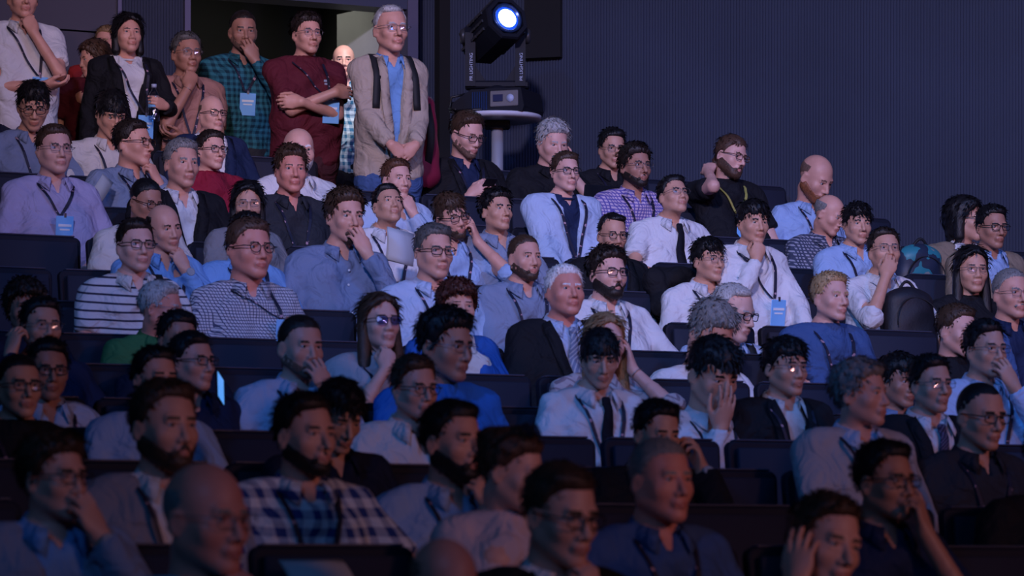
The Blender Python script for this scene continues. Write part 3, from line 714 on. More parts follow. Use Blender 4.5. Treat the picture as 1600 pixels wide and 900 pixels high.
    for sd, (E, W, d, n, curl, spr, th, nm) in arms.items():
        R = frame(d, n); fore = R.T@((E-W)*.5)/hs
        p, f = hand_mesh(sd, curl, spr, th, fore, 1.45 if nm in ('lap', 'rest', 'knee', 'side', 'back') and not stand else q.get('g', 1.0))
        p = (p*hs)@R.T+W
        PP.append(p); QQ.append(f+off); MM.append(np.zeros(len(f), int)); off += len(p)
    sk = M_skin(q.get('skin', 1)); hcol = M_hair(q.get('hc', 'dark'))
    me = mesh('person', np.vstack(PP), np.vstack(QQ), [sk, M_lip(q.get('skin', 1)), hcol, MAT['eye'], MAT['iris']], np.concatenate(MM))
    body = link('person', me, None, q['loc'], q['rz'])
    tag(body, q['label'], 'person', q.get('group'))
    if hair: link('hair', mesh('hair', tf(hair[0]), hair[1], [hcol]), body)
    if brd: link('beard', mesh('beard', tf(brd[0]), brd[1], [M_hair(q.get('bc', q.get('hc', 'dark')))] ), body)
    # ---- garments
    inner = q.get('inner'); jack = q.get('jacket')
    def chest_map(F):
        D = F.D; S = D < 0; ys = F.ax[1]; r = S.shape[1]-1-np.argmax(S[:, ::-1, :], axis=1); has = S.any(1)
        r2 = np.minimum(r+1, S.shape[1]-1); I, K = np.meshgrid(range(S.shape[0]), range(S.shape[2]), indexing='ij')
        a = D[I, r, K]; b = D[I, r2, K]; t = np.clip(a/(a-b-1e-9), 0, 1)
        return F.ax[0], F.ax[2], np.where(has, ys[r]+t*(ys[r2]-ys[r]), ny-.02)
    def samp(cm, x, z, o=.004):
        xs, zs, H = cm; fx = np.clip((x-xs[0])/(xs[1]-xs[0]), 0, len(xs)-1.01); fz = np.clip((z-zs[0])/(zs[1]-zs[0]), 0, len(zs)-1.01); i, k = int(fx), int(fz); u, v = fx-i, fz-k
        y = (H[i, k]*(1-u)+H[i+1, k]*u)*(1-v)+(H[i, k+1]*(1-u)+H[i+1, k+1]*u)*v
        return V(x, y+o, z)
    def garment(name, mat, g, sleeves, vdepth, vw, amp, mesh_mat=None, zb=zbot):
        F = newF(); torso(F, g)
        cm = chest_map(F)
        for sd, (E, W, *_r) in arms.items():
            S = SJ[sd]; r0 = .053*bs+g
            if sleeves == 'none': continue
            if sleeves == 'short':
                M = S+(E-S)*.72; F.cone(S, M, r0+.004, .052+g, .03)
            elif sleeves == 'rolled':
                F.cone(S, E, r0, .043+g, .03); F.cone(E, E+(W-E)*.22, .043+g, .042+g, .012)
            else:
                F.cone(S, E, r0, .042+g, .03); F.cone(E, W+(E-W)*.03, .042+g, .033+g*.8, .014)
        wrinkle(F, amp)
        X, Y, Z = F.grid()
        # flat ends
        for sd, (E, W, *_r) in arms.items():
            S = SJ[sd]
            if sleeves == 'short': c = S+(E-S)*.70; ax = nrm(E-S)
            elif sleeves == 'rolled': c = E+(W-E)*.20; ax = nrm(W-E)
            elif sleeves == 'long': c = W+(E-W)*.05; ax = nrm(W-E)
            else: continue
            sl = F.sl(c-.07, c+.07, 0); x, y, z = F.grid(sl)
            dd = (x-c[0])*ax[0]+(y-c[1])*ax[1]+(z-c[2])*ax[2]; rr = np.sqrt((x-c[0])**2+(y-c[1])**2+(z-c[2])**2+0*dd)
            F.D[sl] = np.where(rr < .068, np.maximum(F.D[sl], dd), F.D[sl])
        F.D = np.maximum(F.D, zb-Z)
        F.D = np.maximum(F.D, Z-(nz+.012))
        if vdepth > 0:    # open front: wedge widening upwards
            zz = nz-vdepth
            hw = np.clip((Z-zz)/vdepth, 0, 1.3)*vw
            wd = np.maximum(np.abs(X-nx)-hw, ny+.005-Y)+0*Z
            wd = np.maximum(wd, zz-Z)
            F.D = smax(F.D, -wd.astype(f32), .006)
        p, f = nets(F)
        # drop inward facing, hidden verts: keep all
        o = link(name, mesh(name, p, f, [mat]), body)
        tops[0] = F
        return o, cm
    tops = [None]
    def ztop(x, y):
        F = tops[0]; i = min(len(F.ax[0])-1, int(np.searchsorted(F.ax[0], x))); j = min(len(F.ax[1])-1, int(np.searchsorted(F.ax[1], y))); c = np.nonzero(F.D[i, j] < 0)[0]
        return float(F.ax[2][c[-1]])+.008 if len(c) else nz
    cmat = q['cm']
    if jack:
        g0 = .004
        io, icm = garment(q.get('inname', 'shirt'), cmat, .002, 'none', q.get('vd', .06), .035, .0012)
        o, cm = garment(jack, q['jm'], .013, slv, q.get('jv', .36), q.get('jw', .075), .0048, zb=zbot)
        vis = icm
    else:
        o, cm = garment(q.get('gname', 'shirt'), cmat, .005, slv, q.get('vd', .0 if top == 'tee' else .085), .032 if top != 'tee' else 0, .0052)
        vis = cm; icm = cm
    zfront = nz-.035
    if top in ('shirt', 'polo'):       # folded collar
        mb = MB(); A, T, O = [], [], []
        n = 18
        for i in range(n+1):
            a = (-152+304*i/n)*PI/180; fr = (1-math.cos(a))/2           # 0 back .. 1 front
            ri = .060+.010*fr; ex = max(0, (abs(a)-2.1)/.55)
            cxv, cyv = nx, ny+.006+.022*fr
            z0 = nz+.022-.052*fr
            A.append(V(cxv+math.sin(a)*ri, cyv-math.cos(a)*ri, z0-.012)); T.append(V(cxv+math.sin(a)*(ri+.001), cyv-math.cos(a)*(ri+.002), z0+.022))
            O.append(V(cxv+math.sin(a)*(ri+.028+.012*ex), cyv-math.cos(a)*(ri+.024+.008*fr), z0-.018-.026*ex))
        mb.strip(A, T, .0012); mb.strip(T, O, .0014)
        mb.build('collar', q.get('colm', cmat), body, True)
    elif top == 'tee':
        mb = MB(); pts = []
        for i in range(20):
            a = 2*PI*i/20; fr = (1-math.cos(a))/2; pts.append(V(nx+math.sin(a)*.066, ny+.002+.010*fr-math.cos(a)*.064, nz+.008-.030*fr))
        mb.tube(pts, .006, 6, True); mb.build('neckband', q.get('colm', cmat), body, True)
    if jack and q.get('lapel', 1):
        mb = MB()
        for sd in (1, -1):
            A, O = [], []
            jv, jw = q.get('jv', .36), q.get('jw', .075)
            for i in range(9):
                t = i/8; z = nz+.0-(jv)*t; x = nx+sd*(jw*(1-t)+.004)
                wdt = .050*math.sin(PI*min(1, .18+t*.82))**.7 if t < 1 else .004
                A.append(samp(cm, x, z, .013)); O.append(samp(cm, x+sd*wdt, z-.012, .012))
            mb.strip(A, O, .0025)
        # back collar
        A, O = [], []
        for i in range(13):
            a = (-110+220*i/12)*PI/180; fr = (1-math.cos(a))/2
            A.append(V(nx+math.sin(a)*.072, ny+.004-math.cos(a)*.072, nz+.030-.045*fr)); O.append(V(nx+math.sin(a)*.102, ny+.004-math.cos(a)*.098, nz-.004-.050*fr))
        mb.strip(A, O, .0028)
        mb.build('lapel', q['jm'], body, True)
    if q.get('tie'):
        mb = MB(); A, O = [], []
        for i in range(9):
            t = i/8; z = nz-.035-.34*t; w = (.016 if i < 1 else .011+.024*t**.7)
            c = samp(vis, nx, z, .008+(.006 if i < 2 else 0)); A.append(c-V(w, 0, 0)); O.append(c+V(w, 0, 0))
        mb.strip(A, O, .003); mb.box(samp(vis, nx, nz-.045, .012), (.018, .009, .019), rotx(.2), .007)
        mb.build('tie', q['tie'], body, True)
    if q.get('lan'):
        mb = MB(); cmx = cm if not jack else cm
        zt = nz-q.get('ll', .34); bx = q.get('bx', 0)
        for sd in (1, -1):
            A, O = [], []
            pts = [V(nx, ny-.078, nz+.004), V(nx+sd*.045, ny-.064, nz+.006), V(nx+sd*.074, ny-.028, nz+.002), V(nx+sd*.084, ny+.012, nz-.006)]
            for t in np.linspace(0, 1, 9):
                z = nz-.04-(nz-.04-zt)*t; x = nx+sd*(.082*(1-t)**.9+.006)+bx*t
                pts.append(samp(cmx, x, z, .018 if jack else .010))
            for i, p in enumerate(pts):
                wv = V(.0075, 0, .002) if i > 3 else V(0, 0, .0075); A.append(p-wv*sd); O.append(p+wv*sd)
            mb.strip(A, O, .0012)
        mb.build('lanyard', MAT[q.get('lanm', 'lanyard')], body, False)
        if q.get('badge'):
            c = samp(cmx, nx+bx, zt-.075, .02 if not jack else .03)+V(0, .006, 0)
            Rb = rotx(-.12)@rotz(rnd.uniform(-.2, .2))
            bo = MB().box(c, (.046, .0022, .064), Rb, .002).build('badge', MAT['badge'], body)
            mb = MB(); mb.box(c+Rb@V(0, .0028, .02), (.034, .0006, .006), Rb); mb.box(c+Rb@V(0, .0028, .0), (.026, .0006, .004), Rb)
            mb.build('badge_print', MAT['badgeink'], bo)
            mb = MB(); mb.box(c+Rb@V(0, .001, .068), (.006, .003, .010), Rb); mb.build('clip', MAT['metal'], bo)
    if q.get('straps'):
        mb = MB(); g_ = .012 if jack else 0
        for sd in ((1, -1) if q['straps'] == 2 else (q['straps'],)):
            A, O = [], []
            for i in range(12):
                t = i/11; x = nx+sd*(.098+.02*t); z = nz-.045-.30*t
                zt_ = nz-.010-.36*(abs(x-nx)-.06)
                if i == 0: p = V(x, ny-.06, ztop(x, ny-.06)+.004)
                elif i == 1: p = V(x, ny-.02, ztop(x, ny-.02)+.004)
                elif i == 2: p = V(x, ny+.02, ztop(x, ny+.02)+.003)
                else: p = samp(cm, x, ztop(x, ny+.02)-.03-.27*(i-3)/8, .010)
                A.append(p-V(.02, 0, 0)); O.append(p+V(.02, 0, 0))
            mb.strip(A, O, .004)
        mb.build('shoulder_strap', MAT['strap'], body, True)
    if q.get('buttons') and not jack:
        mb = MB()
        for i in range(6):
            p = samp(vis, nx+.004, nz-.11-.065*i, .003); mb.lathe([(0, .0), (.0055, .0), (.0055, .0025), (0, .003)], 8, p, rotx(-PI/2))
        mb.build('button', MAT['button'], body)
    if q.get('logo'):
        p = samp(vis, nx-.085, nz-.135, .004); mb = MB(); mb.box(p, (.014, .0015, .006), rotx(-.25)); mb.box(p-V(-.002, 0, .018), (.009, .0015, .006), rotx(-.25)); mb.build('chest_print', MAT['whiteprint'], body)
    # ---- glasses
    gl = q.get('gl')
    if gl:
        mt = MAT[{'dark': 'gldark', 'thin': 'glthin', 'round': 'gldark', 'brown': 'glbrown', 'oval': 'glthin', 'blue': 'gldark'}[gl]]
        r = {'dark': .0021, 'thin': .0011, 'round': .0019, 'brown': .0021, 'oval': .0011, 'blue': .0015}[gl]
        hw, hh = {'round': (.022, .020), 'oval': (.024, .016)}.get(gl, (.0245, .0165)); ex = {'round': 2, 'oval': 2.2}.get(gl, 3.4)
        mb = MB(); ln = MB(); ww = sh['w']
        for sd in (1, -1):
            pts = []; ctr = V(sd*.031, .103, -.002)
            for i in range(20):
                a = 2*PI*i/20; c_, s_ = math.cos(a), math.sin(a)
                dx = hw*math.copysign(abs(c_)**(2/ex), c_); dz = hh*math.copysign(abs(s_)**(2/ex), s_)
                pts.append(ctr+V(dx, -.20*max(0, sd*dx)-.08*abs(dx), dz))
            mb.tube([p for p in pts], r, 5, True)
            ln.add([ctr-V(0, .0015, 0)]+[ctr+(p-ctr)*.97 for p in pts], [(0, i+1, (i+1) % 20+1) for i in range(20)])
            o_ = ctr+V(sd*hw, -.006, .006)
            mb.tube([o_, V(sd*.072*ww, .082, .005), V(sd*.081*ww, .03, .004), V(sd*.082*ww, -.01, .004), V(sd*.079*ww, -.03, -.018)], r*1.15, 5)
        mb.tube([V(-.0085, .104, .004), V(0, .107, .007), V(.0085, .104, .004)], r*1.1, 5)
        mb.P = [tuple(v) for v in tf(mb.P)]; ln.P = [tuple(v) for v in tf(ln.P)]
        g = mb.build('glasses', mt, body, True); ln.build('lens', MAT['lensblue' if gl == 'blue' else 'lens'], g, False)
    for nm_, fn in (('watch', 'metal'), ('bracelet', 'metal')):
        if q.get(nm_):
            sd = q[nm_]; E, W, *_r = arms[sd]; ax = nrm(W-E); c = W-ax*.022
            u = nrm(np.cross(ax, V(.2, .3, .9))); v = np.cross(ax, u)
            rr = .029 if nm_ == 'watch' or slv != 'long' else .04
            mb = MB(); mb.tube([c+(u*math.cos(a)+v*math.sin(a))*rr for a in np.linspace(0, 2*PI, 17)[:-1]], .007 if nm_ == 'watch' else .003, 6, True, flat=.4)
            w = mb.build(nm_, MAT['strap'] if nm_ == 'watch' else MAT['metal'], body, True)
            if nm_ == 'watch':
                dirv = nrm(V(0, 1, .3)-ax*(V(0, 1, .3)@ax)); z = dirv; xx = np.cross(ax, z); R = np.stack([xx, ax, z], 1)
                mb = MB(); mb.lathe([(0, 0), (.019, 0), (.019, .006), (.017, .008), (0, .008)], 16, c+dirv*.029, R); mb.build('watch_face', MAT['watchface'], w)
    # ---- legs
    tm = M_cloth(q.get('tc', 'navyd'))
    for nm_, me_ in (LEG_STAND if stand else LEG_SEAT):
        o = link(nm_, me_, body)
        o.material_slots[0].link = 'OBJECT'; o.material_slots[0].material = tm if nm_ == 'trousers' else MAT['shoe']
        if stand: o.scale = (1, 1, q.get('legs', 1.0))
    return body, dict(arms=arms, N=N, hc=hc, Rh=Rh, cm=cm, samp=samp)
def leg_templates():
    out = []
    F = Field(axis((-.22, .22, .017)), axis((-.16, .56, .017)), axis((-.46, .24, .017)))
    for s in (-1, 1):
        F.cone((s*.06, 0, .10), (s*.085, .02, .10), .118, .118, .03)
        F.cone((s*.09, .0, .085), (s*.12, .40, .06), .088, .066, .03)
        F.cone((s*.12, .40, .055), (s*.12, .37, -.36), .066, .052, .02)
    F.D = np.maximum(F.D, -(F.grid()[2]+.39)+0*F.D)
    out.append(('trousers', mesh('trousers', *nets(F), [MAT['metal']])))
    def shoe(x, y, z):
        F = Field(axis((x-.07, x+.07, .012)), axis((y-.12, y+.22, .014)), axis((z-.03, z+.12, .012)))
        F.cone((x, y-.03, z+.035), (x, y+.12, z+.02), .042, .038, .02); F.cone((x, y-.02, z+.05), (x, y-.01, z+.1), .042, .04, .02)
        F.D = np.maximum(F.D, -(F.grid()[2]-z)+0*F.D)
        return mesh('shoe', *nets(F), [MAT['shoe']])
    for s in (-1, 1): out.append(('shoe', shoe(s*.12, .37, -.44)))
    st = []
    F = Field(axis((-.24, .24, .017)), axis((-.17, .17, .017)), axis((-.96, .14, .02)))
    for s in (-1, 1):
        F.cone((s*.07, 0, .02), (s*.075, 0, -.06), .115, .115, .03)
        F.cone((s*.09, 0, -.06), (s*.10, .01, -.48), .092, .066, .03)
        F.cone((s*.10, .01, -.48), (s*.10, -.02, -.88), .064, .052, .02)
    F.D = np.maximum(F.D, F.grid()[2]-.06+0*F.D)
    st.append(('trousers', mesh('trousers', *nets(F), [MAT['metal']])))
    for s in (-1, 1): st.append(('shoe', shoe(s*.10, -.01, -.95)))
    return out, st
# ---------------------------------------------------------------- who sits where: key, column, crown row, chin row (photograph pixels), seat row, look
SEATED = [
('P1', 52, 130, 200, 11, dict(who='man in blue grey shirt with glasses bowing his black-haired head', ex=' at the far left', yaw=12, pit=22, hair='fringe', hc='black', skin=2, gl='dark', c='steel', lan=1)),
('P2', 175, 143, 212, 11, dict(who='black-haired young man in white shirt looking down', ex=' below the woman in the black blazer', yaw=25, pit=24, hair='bowl', hc='black', skin=2, c='offwhite', lan=1)),
('P3', 208, 188, 260, 10, dict(who='man in light blue shirt turned sideways with hand on chin', ex=', holding paper', yaw=62, pit=0, hair='tidy', hc='dark', skin=1, gl='brown', c='bluegrey', lan=1, la='chin', twist=14)),
('P4', 85, 196, 272, 9, dict(who='fair-haired man in lilac shirt with glasses and glowing badge', ex=' at the left edge', yaw=28, hair='tidy', hc='brown', skin=0, gl='thin', c='lilac', lan=1, badge=1, fat=.8, ll=.185, sh=dict(w=1.04))),
('P5', 331, 149, 208, 11, dict(who='bald man in navy suit with dark-rimmed glasses', ex=' behind the man in the crimson sweater', yaw=32, hair='shaved', hc='mouse', skin=0, gl='dark', c='white', jacket='jacket', jm='navy', fat=.7)),
('P6', 330, 205, 265, 10, dict(who='young man in crimson sweater with dark glasses', yaw=36, hair='tidy', hc='dark', skin=0, gl='dark', c='crimson', top='tee', gname='sweater')),
('P7', 284, 218, 293, 9, dict(who='grey-haired man in dark suit and open white collar', ex=' beside the crimson sweater', yaw=30, pit=2, hair='tidy', hc='grey', skin=1, c='white', jacket='jacket', jm='black', vd=.09)),
('P8', 228, 280, 348, 8, dict(who='man with slipping glasses and short black hair in white short sleeves', yaw=42, pit=18, hair='crop', hc='black', skin=3, gl='dark', c='offwhite', slv='short')),
('P9', 467, 200, 270, 10, dict(who='bald man with pale beard in white short-sleeved shirt', ex=' below the maroon t-shirt', yaw=18, pit=2, hair='bald', beard='short', hc='white', bc='silver', skin=0, c='white', slv='short', la='lap', fat=.8)),
('P10', 455, 230, 302, 9, dict(who='man with tousled brown hair in charcoal polo', ex=' with lanyard', yaw=16, hair='thick', hc='brown', skin=4, c='charcoal', top='polo', slv='short', lan=1)),
('P11', 387, 292, 348, 8, dict(who='woman with black hair and thin glasses in pale grey blouse', yaw=8, hair='bob', hc='black', skin=2, gl='thin', c='grey', fem=1, top='tee')),
('P12', 257, 320, 392, 7, dict(who='balding man in blue shirt resting chin on his watch hand', yaw=35, pit=8, roll=8, hair='sides', hc='dark', skin=1, c='skyblue', lan=1, la='chin', watch=-1, fat=.4)),
('P13', 212, 343, 425, 6, dict(who='man in white and black striped polo with dark strap and glasses', yaw=26, hair='tidy', hc='dark', skin=0, gl='dark', c='stripe', top='polo', slv='short', straps=-1, colm='offwhite')),
('P14', 385, 333, 405, 7, dict(who='dark-haired person in blue shirt hidden behind the checked shirt', yaw=20, hair='short', hc='black', skin=2, c='skyblue', lan=1)),
('P15', 390, 343, 435, 6, dict(who='stout man in small-checked shirt with round glasses', ex=' and blue badge', yaw=35, hair='tidy', hc='chestnut', skin=4, gl='round', c='smallcheck', slv='rolled', lan=1, badge=1, fat=1, ll=.15, bx=-.10, sh=dict(w=1.06, fat=.9))),
('P16', 540, 297, 380, 7, dict(who='man with curly brown hair and moustache touching his mouth', ex=', grey shirt', yaw=26, pit=3, hair='thick', hc='brown', beard='goatee', skin=1, c='steel', la='mouth', lat=-.10, buttons=1, fat=.1, fwd=.05)),
('P17', 620, 250, 312, 9, dict(who='auburn-haired man in pale blue shirt with fist at his mouth', yaw=32, hair='short', hc='auburn', skin=0, c='paleblue', la='chin', lat=.03)),
('P18', 606, 291, 352, 8, dict(who='black-haired man in white shirt gazing upward', ex=' with lanyard', yaw=24, pit=-16, hair='tidy', hc='black', skin=2, c='white', lan=1, lat=.02)),
('P19', 705, 304, 372, 8, dict(who='man with glasses tilting his head onto his hand', ex=', light blue shirt', yaw=30, pit=8, roll=14, hair='fringe', hc='brown', beard='short', skin=1, gl='dark', c='lightblue', slv='rolled', la='cheek', lat=.03, lan=1)),
('P20', 776, 297, 363, 8, dict(who='black-haired man in grey blue shirt with raised eyes', yaw=32, pit=-6, hair='thick', hc='black', skin=2, c='bluegrey', lan=1, lat=.12)),
('P21', 730, 176, 243, 11, dict(who='man in dark blazer and glasses looking at his phone', ex=' beside the pole', yaw=38, pit=20, hair='short', hc='brown', beard='stubble', bc='stub', skin=0, gl='dark', c='navy', jacket='jacket', jm='black', ra='hold', la='hold', lan=1, badge=1, ll=.27)),
('P22', 864, 190, 256, 11, dict(who='man with curly silver hair in black polo leaning on his hand', yaw=24, pit=16, hair='thick', hc='silver', beard='moustache', skin=0, c='black', top='polo', slv='short', la='cheek', fat=.6)),
('P23', 884, 238, 300, 9, dict(who='young man with glasses in open pale shirt over navy top', yaw=22, hair='tidy', hc='brown', skin=0, gl='dark', c='navy', inname='t_shirt', top='tee', jacket='shirt', jm='paleblue', jv=.42, jw=.06, lapel=0, lan=1, fat=.1)),
('P24', 957, 202, 262, 11, dict(who='man with thin glasses in black at the ribbed wall', ex=', behind a laptop', yaw=14, pit=6, hair='short', hc='black', skin=2, gl='thin', c='black', lan=1)),
('P25', 993, 227, 293, 10, dict(who='bearded man in pink checked shirt with round glasses', yaw=28, hair='thick', hc='dark', beard='short', skin=3, gl='thin', c='pinkcheck', slv='rolled', lan=1)),
('P26', 1052, 275, 338, 9, dict(who='man in white short-sleeved shirt and dark tie with raised chin', yaw=28, pit=-14, hair='tidy', hc='black', skin=2, gl='thin', c='white', slv='short', tie='tieblack', ra='knee', la='rest')),
('P27', 1142, 212, 276, 10, dict(who='long-haired bearded man in black t-shirt scratching his neck', yaw=42, pit=10, roll=-10, hair='tied', hc='chestnut', beard='full', skin=0, gl='brown', c='black', top='tee', slv='short', ra='neck', lan=1, lanm='lanyard2', badge=1, ll=.20, fat=.9)),
('P28', 1275, 243, 312, 10, dict(who='bald man with red beard in light blue shirt reading downward', yaw=44, pit=30, hair='shaved', hc='stub', bc='ginger', beard='full', skin=1, c='lightblue', lan=1, lean=.10)),
('P29', 1296, 307, 362, 9, dict(who='balding older man in patterned shirt bent to the right', yaw=56, pit=24, hair='sides', hc='grey', skin=1, c='pattern', slv='rolled', ra='hold', lean=.12)),
('P30', 1340, 319, 382, 8, dict(who='man with fluffy black hair in light blue shirt and lanyard', yaw=14, pit=2, hair='fringe', hc='black', skin=2, c='lightblue', lan=1)),
('P31', 1382, 358, 427, 7, dict(who='man with hand over mouth hugging a black backpack', yaw=12, pit=-8, hair='short', hc='dark', skin=2, gl='thin', c='white', slv='rolled', ra='mouth', la='armrest' if 0 else 'knee')),
('P32', 1177, 316, 380, 7, dict(who='man in white shirt with fist at lips and large blue badge', yaw=22, pit=4, hair='fringe', hc='black', skin=2, c='white', lan=1, badge=1, ra='chin', la='knee', ll=.25, bx=-.05, watch=-1)),
('P33', 1107, 374, 440, 7, dict(who='man with shaggy black hair and glasses in white shirt', ex=' facing right', yaw=34, hair='fringe', hc='black', skin=2, gl='thin', c='white', lan=1)),
('P34', 957, 334, 400, 8, dict(who='balding man with round glasses in dark suit peering over', yaw=18, pit=6, hair='receding', hc='black', skin=2, gl='round', c='navy', jacket='jacket', jm='black')),
('P35', 950, 388, 466, 6, dict(who='man with dark full beard and black glasses in white shirt', ex=' with diagonal lanyard', yaw=28, hair='thick', hc='dark', beard='full', skin=0, gl='dark', c='white', lan=1, fat=.6, la='knee')),
('P36', 883, 415, 496, 5, dict(who='white-haired man in black suit with striped tie', ex=' looking up', yaw=22, pit=-6, hair='tidy', hc='white', skin=4, c='paleblue', jacket='jacket', jm='black', tie='tiestripe', fat=.8, sh=dict(w=1.05, fat=.7), vd=.03)),
('P37', 820, 368, 438, 6, dict(who='man with cropped hair and short beard in blue grey shirt', ex=' with lanyard', yaw=30, hair='crop', hc='brown', beard='short', skin=1, c='bluegrey', lan=1)),
('P38', 678, 351, 435, 6, dict(who='man with glasses in pale blue shirt and bright blue tie', yaw=26, pit=2, hair='tidy', hc='darkgrey', skin=1, gl='dark', c='paleblue', tie='tieblue', lan=1, fat=.6)),
('P39', 715, 442, 520, 5, dict(who='woman with curly dark red hair in royal blue cardigan', yaw=18, pit=-2, hair='curly', hc='redbrown', skin=1, c='offwhite', top='tee', inname='t_shirt', jacket='cardigan', jm='royal', fem=1, lapel=0, fat=.8, jw=.08)),
('P40', 593, 460, 548, 4, dict(who='woman with brown hair and blue-reflecting glasses touching her chin', yaw=26, pit=-4, hair='long', hc='brown', skin=0, gl='blue', c='lightgrey', top='tee', gname='blouse', fem=1, slv='short', ra='chin', lan=1, fat=0)),
('P41', 252, 443, 520, 5, dict(who='white-haired man in green polo turned far to the right', yaw=72, pit=6, hair='tidy', hc='silver', skin=4, gl='thin', c='green', top='polo', slv='short', la='armout', twist=12, fat=.7)),
('P42', 65, 467, 552, 4, dict(who='smiling black-haired man with hand behind his ear', ex=' at the left', yaw=28, hair='short', hc='black', skin=2, gl='thin', c='navy', top='tee', ra='earlow')),
('P42b', 40, 445, 520, 5, dict(who='person with frizzy dark hair half hidden at the left edge', yaw=18, hair='curly', hc='dark', skin=3, c='navyd', top='tee', fem=1)),
('P43', 75, 535, 620, 3, dict(who='man with glasses in pale shirt and lanyard near left edge', yaw=20, pit=4, hair='short', hc='black', skin=3, gl='dark', c='paleblue', lan=1)),
('P44', 30, 557, 650, 2, dict(who='man in black with glasses cut by the left edge', yaw=28, hair='crop', hc='black', skin=2, gl='dark', c='black', top='tee', lan=1)),
('P45', 278, 493, 568, 4, dict(who='man whose black hair rises behind a navy-shirted man', yaw=28, pit=4, hair='short', hc='black', skin=3, c='navyd', top='tee')),
('P46', 300, 520, 610, 3, dict(who='man with glasses and navy shirt facing right', ex=' above the bearded man', yaw=48, hair='tidy', hc='black', skin=1, gl='dark', c='navy', fat=.7)),
('P47', 243, 545, 640, 2, dict(who='black-haired man in light blue shirt behind the brown-bearded man', yaw=34, hair='short', hc='black', skin=1, c='lightblue')),
('P48', 258, 597, 735, 0, dict(who='brown-bearded man in grey cardigan with lanyard', yaw=38, hair='short', hc='brown', beard='full', skin=1, c='white', top='shirt', jacket='cardigan', jm='greyknit', jv=.30, lapel=0, lan=1)),
('P49', 470, 493, 590, 3, dict(who='stubbled man in pale blue shirt biting his finger', yaw=32, pit=4, hair='crop', hc='dark', beard='stubble', bc='stub', skin=1, c='paleblue', la='mouth', lan=1)),
('P50', 477, 617, 742, 0, dict(who='man in bold blue and white plaid shirt', yaw=40, hair='short', hc='dark', beard='short', skin=1, c='plaid', slv='short', lan=1, la='knee')),
('P50b', 530, 608, 690, 1, dict(who='black-haired person bowed behind the plaid shirt', yaw=30, pit=26, hair='fringe', hc='black', skin=2, c='navyd')),
('P51', 648, 558, 655, 2, dict(who='man with round dark glasses in white shirt, hand at mouth', yaw=32, pit=4, hair='short', hc='brown', skin=1, gl='round', c='white', la='chin', fat=.1)),
('P52', 697, 486, 592, 3, dict(who='broad man in bright blue t-shirt with spiky black hair', yaw=48, pit=8, hair='thick', hc='black', skin=3, gl='thin', c='blue', top='tee', fat=.9)),
('P53', 937, 517, 603, 3, dict(who='boy-faced man with bowl haircut, white shirt and black tie', yaw=10, pit=14, hair='bowl', hc='black', skin=2, c='white', tie='tieblack', lan=1)),
('P53b', 945, 492, 580, 4, dict(who='blond woman in chevron sweater behind the bowl haircut', yaw=20, pit=-2, hair='long', hc='sandy', skin=0, c='chevron', top='tee', gname='sweater', fem=1, slv='rolled', la='temple', bracelet=-1, lat=-.03)),
('P54', 1112, 470, 570, 5, dict(who='grey-haired man in white shirt bowing deeply', ex=' over his lap', yaw=34, pit=36, hair='thick', hc='grey', skin=1, c='white', lan=1, fat=1, lean=.16)),
('P54b', 1145, 445, 530, 6, dict(who='balding old man with glasses behind the bowed grey head', yaw=52, pit=14, hair='receding', hc='silver', skin=0, gl='dark', c='paleblue', lan=1, straps=-1)),
('P55', 1115, 528, 640, 3, dict(who='man in white shirt covering his face with one hand', yaw=30, pit=22, hair='fringe', hc='black', skin=2, c='white', ra='palmface', lan=1)),
('P56', 1228, 530, 618, 3, dict(who='young man in black jacket with thin glasses and lanyard', yaw=30, pit=2, hair='fringe', hc='black', skin=2, gl='thin', c='offwhite', jacket='jacket', jm='black', lan=1, jw=.06)),
('P57', 1298, 427, 502, 5, dict(who='blond young man in blue t-shirt with lanyard', yaw=34, hair='short', hc='blond', skin=0, c='denim', top='tee', slv='short', lan=1, fat=.1)),
('P58', 1345, 566, 665, 1, dict(who='grey-haired man in light grey sweater looking right', yaw=56, hair='thick', hc='grey', skin=1, c='paleblue', jacket='sweater', jm='lightgrey', lapel=0, jv=.12, jw=.05, lan=1)),
('P59', 1455, 557, 645, 2, dict(who='man in black suit with patterned tie and glasses', ex=' near right edge', yaw=26, hair='short', hc='black', skin=2, gl='thin', c='white', jacket='jacket', jm='black', tie='tiedark')),
('P59b', 1405, 555, 635, 4, dict(who='dark-haired person mostly hidden left of the patterned tie', yaw=32, pit=6, hair='fringe', hc='black', skin=3, c='steel')),
('P60', 1533, 598, 700, 1, dict(who='shaven-headed man with glasses in dark shirt', yaw=30, pit=8, hair='buzz', hc='black', skin=2, gl='dark', c='charcoal', lan=1)),
('P61', 1540, 503, 590, 3, dict(who='man with glasses and black hair in pale shirt at right edge', yaw=28, hair='short', hc='black', skin=2, gl='thin', c='paleblue', lan=1, la='mouth')),
('P62', 1495, 477, 555, 5, dict(who='brown-haired man in dark top turned right', yaw=44, pit=8, hair='tidy', hc='brown', skin=0, c='black', top='tee')),
('P63', 1580, 420, 498, 6, dict(who='grey moustached man in blue jacket at the right edge', yaw=24, hair='crop', hc='grey', beard='moustache', skin=1, gl='thin', c='navy', jacket='jacket', jm='denim', lapel=0)),
('P64', 1518, 386, 458, 7, dict(who='woman with long black hair and round glasses in black', yaw=12, hair='long', hc='black', skin=2, gl='oval', c='black', top='tee', fem=1)),
('P65', 1508, 310, 376, 9, dict(who='dark-haired woman in beige jacket in profile at the wall', yaw=66, hair='bob', hc='black', skin=2, gl='dark', c='white', jacket='jacket', jm='khaki', fem=1, lapel=0)),
('P66', 1550, 322, 388, 8, dict(who='man with dark glasses in light blue shirt by the wall', yaw=22, pit=4, hair='short', hc='black', skin=3, gl='dark', c='lightblue', jacket='jacket', jm='khaki', lapel=0, jw=.1)),
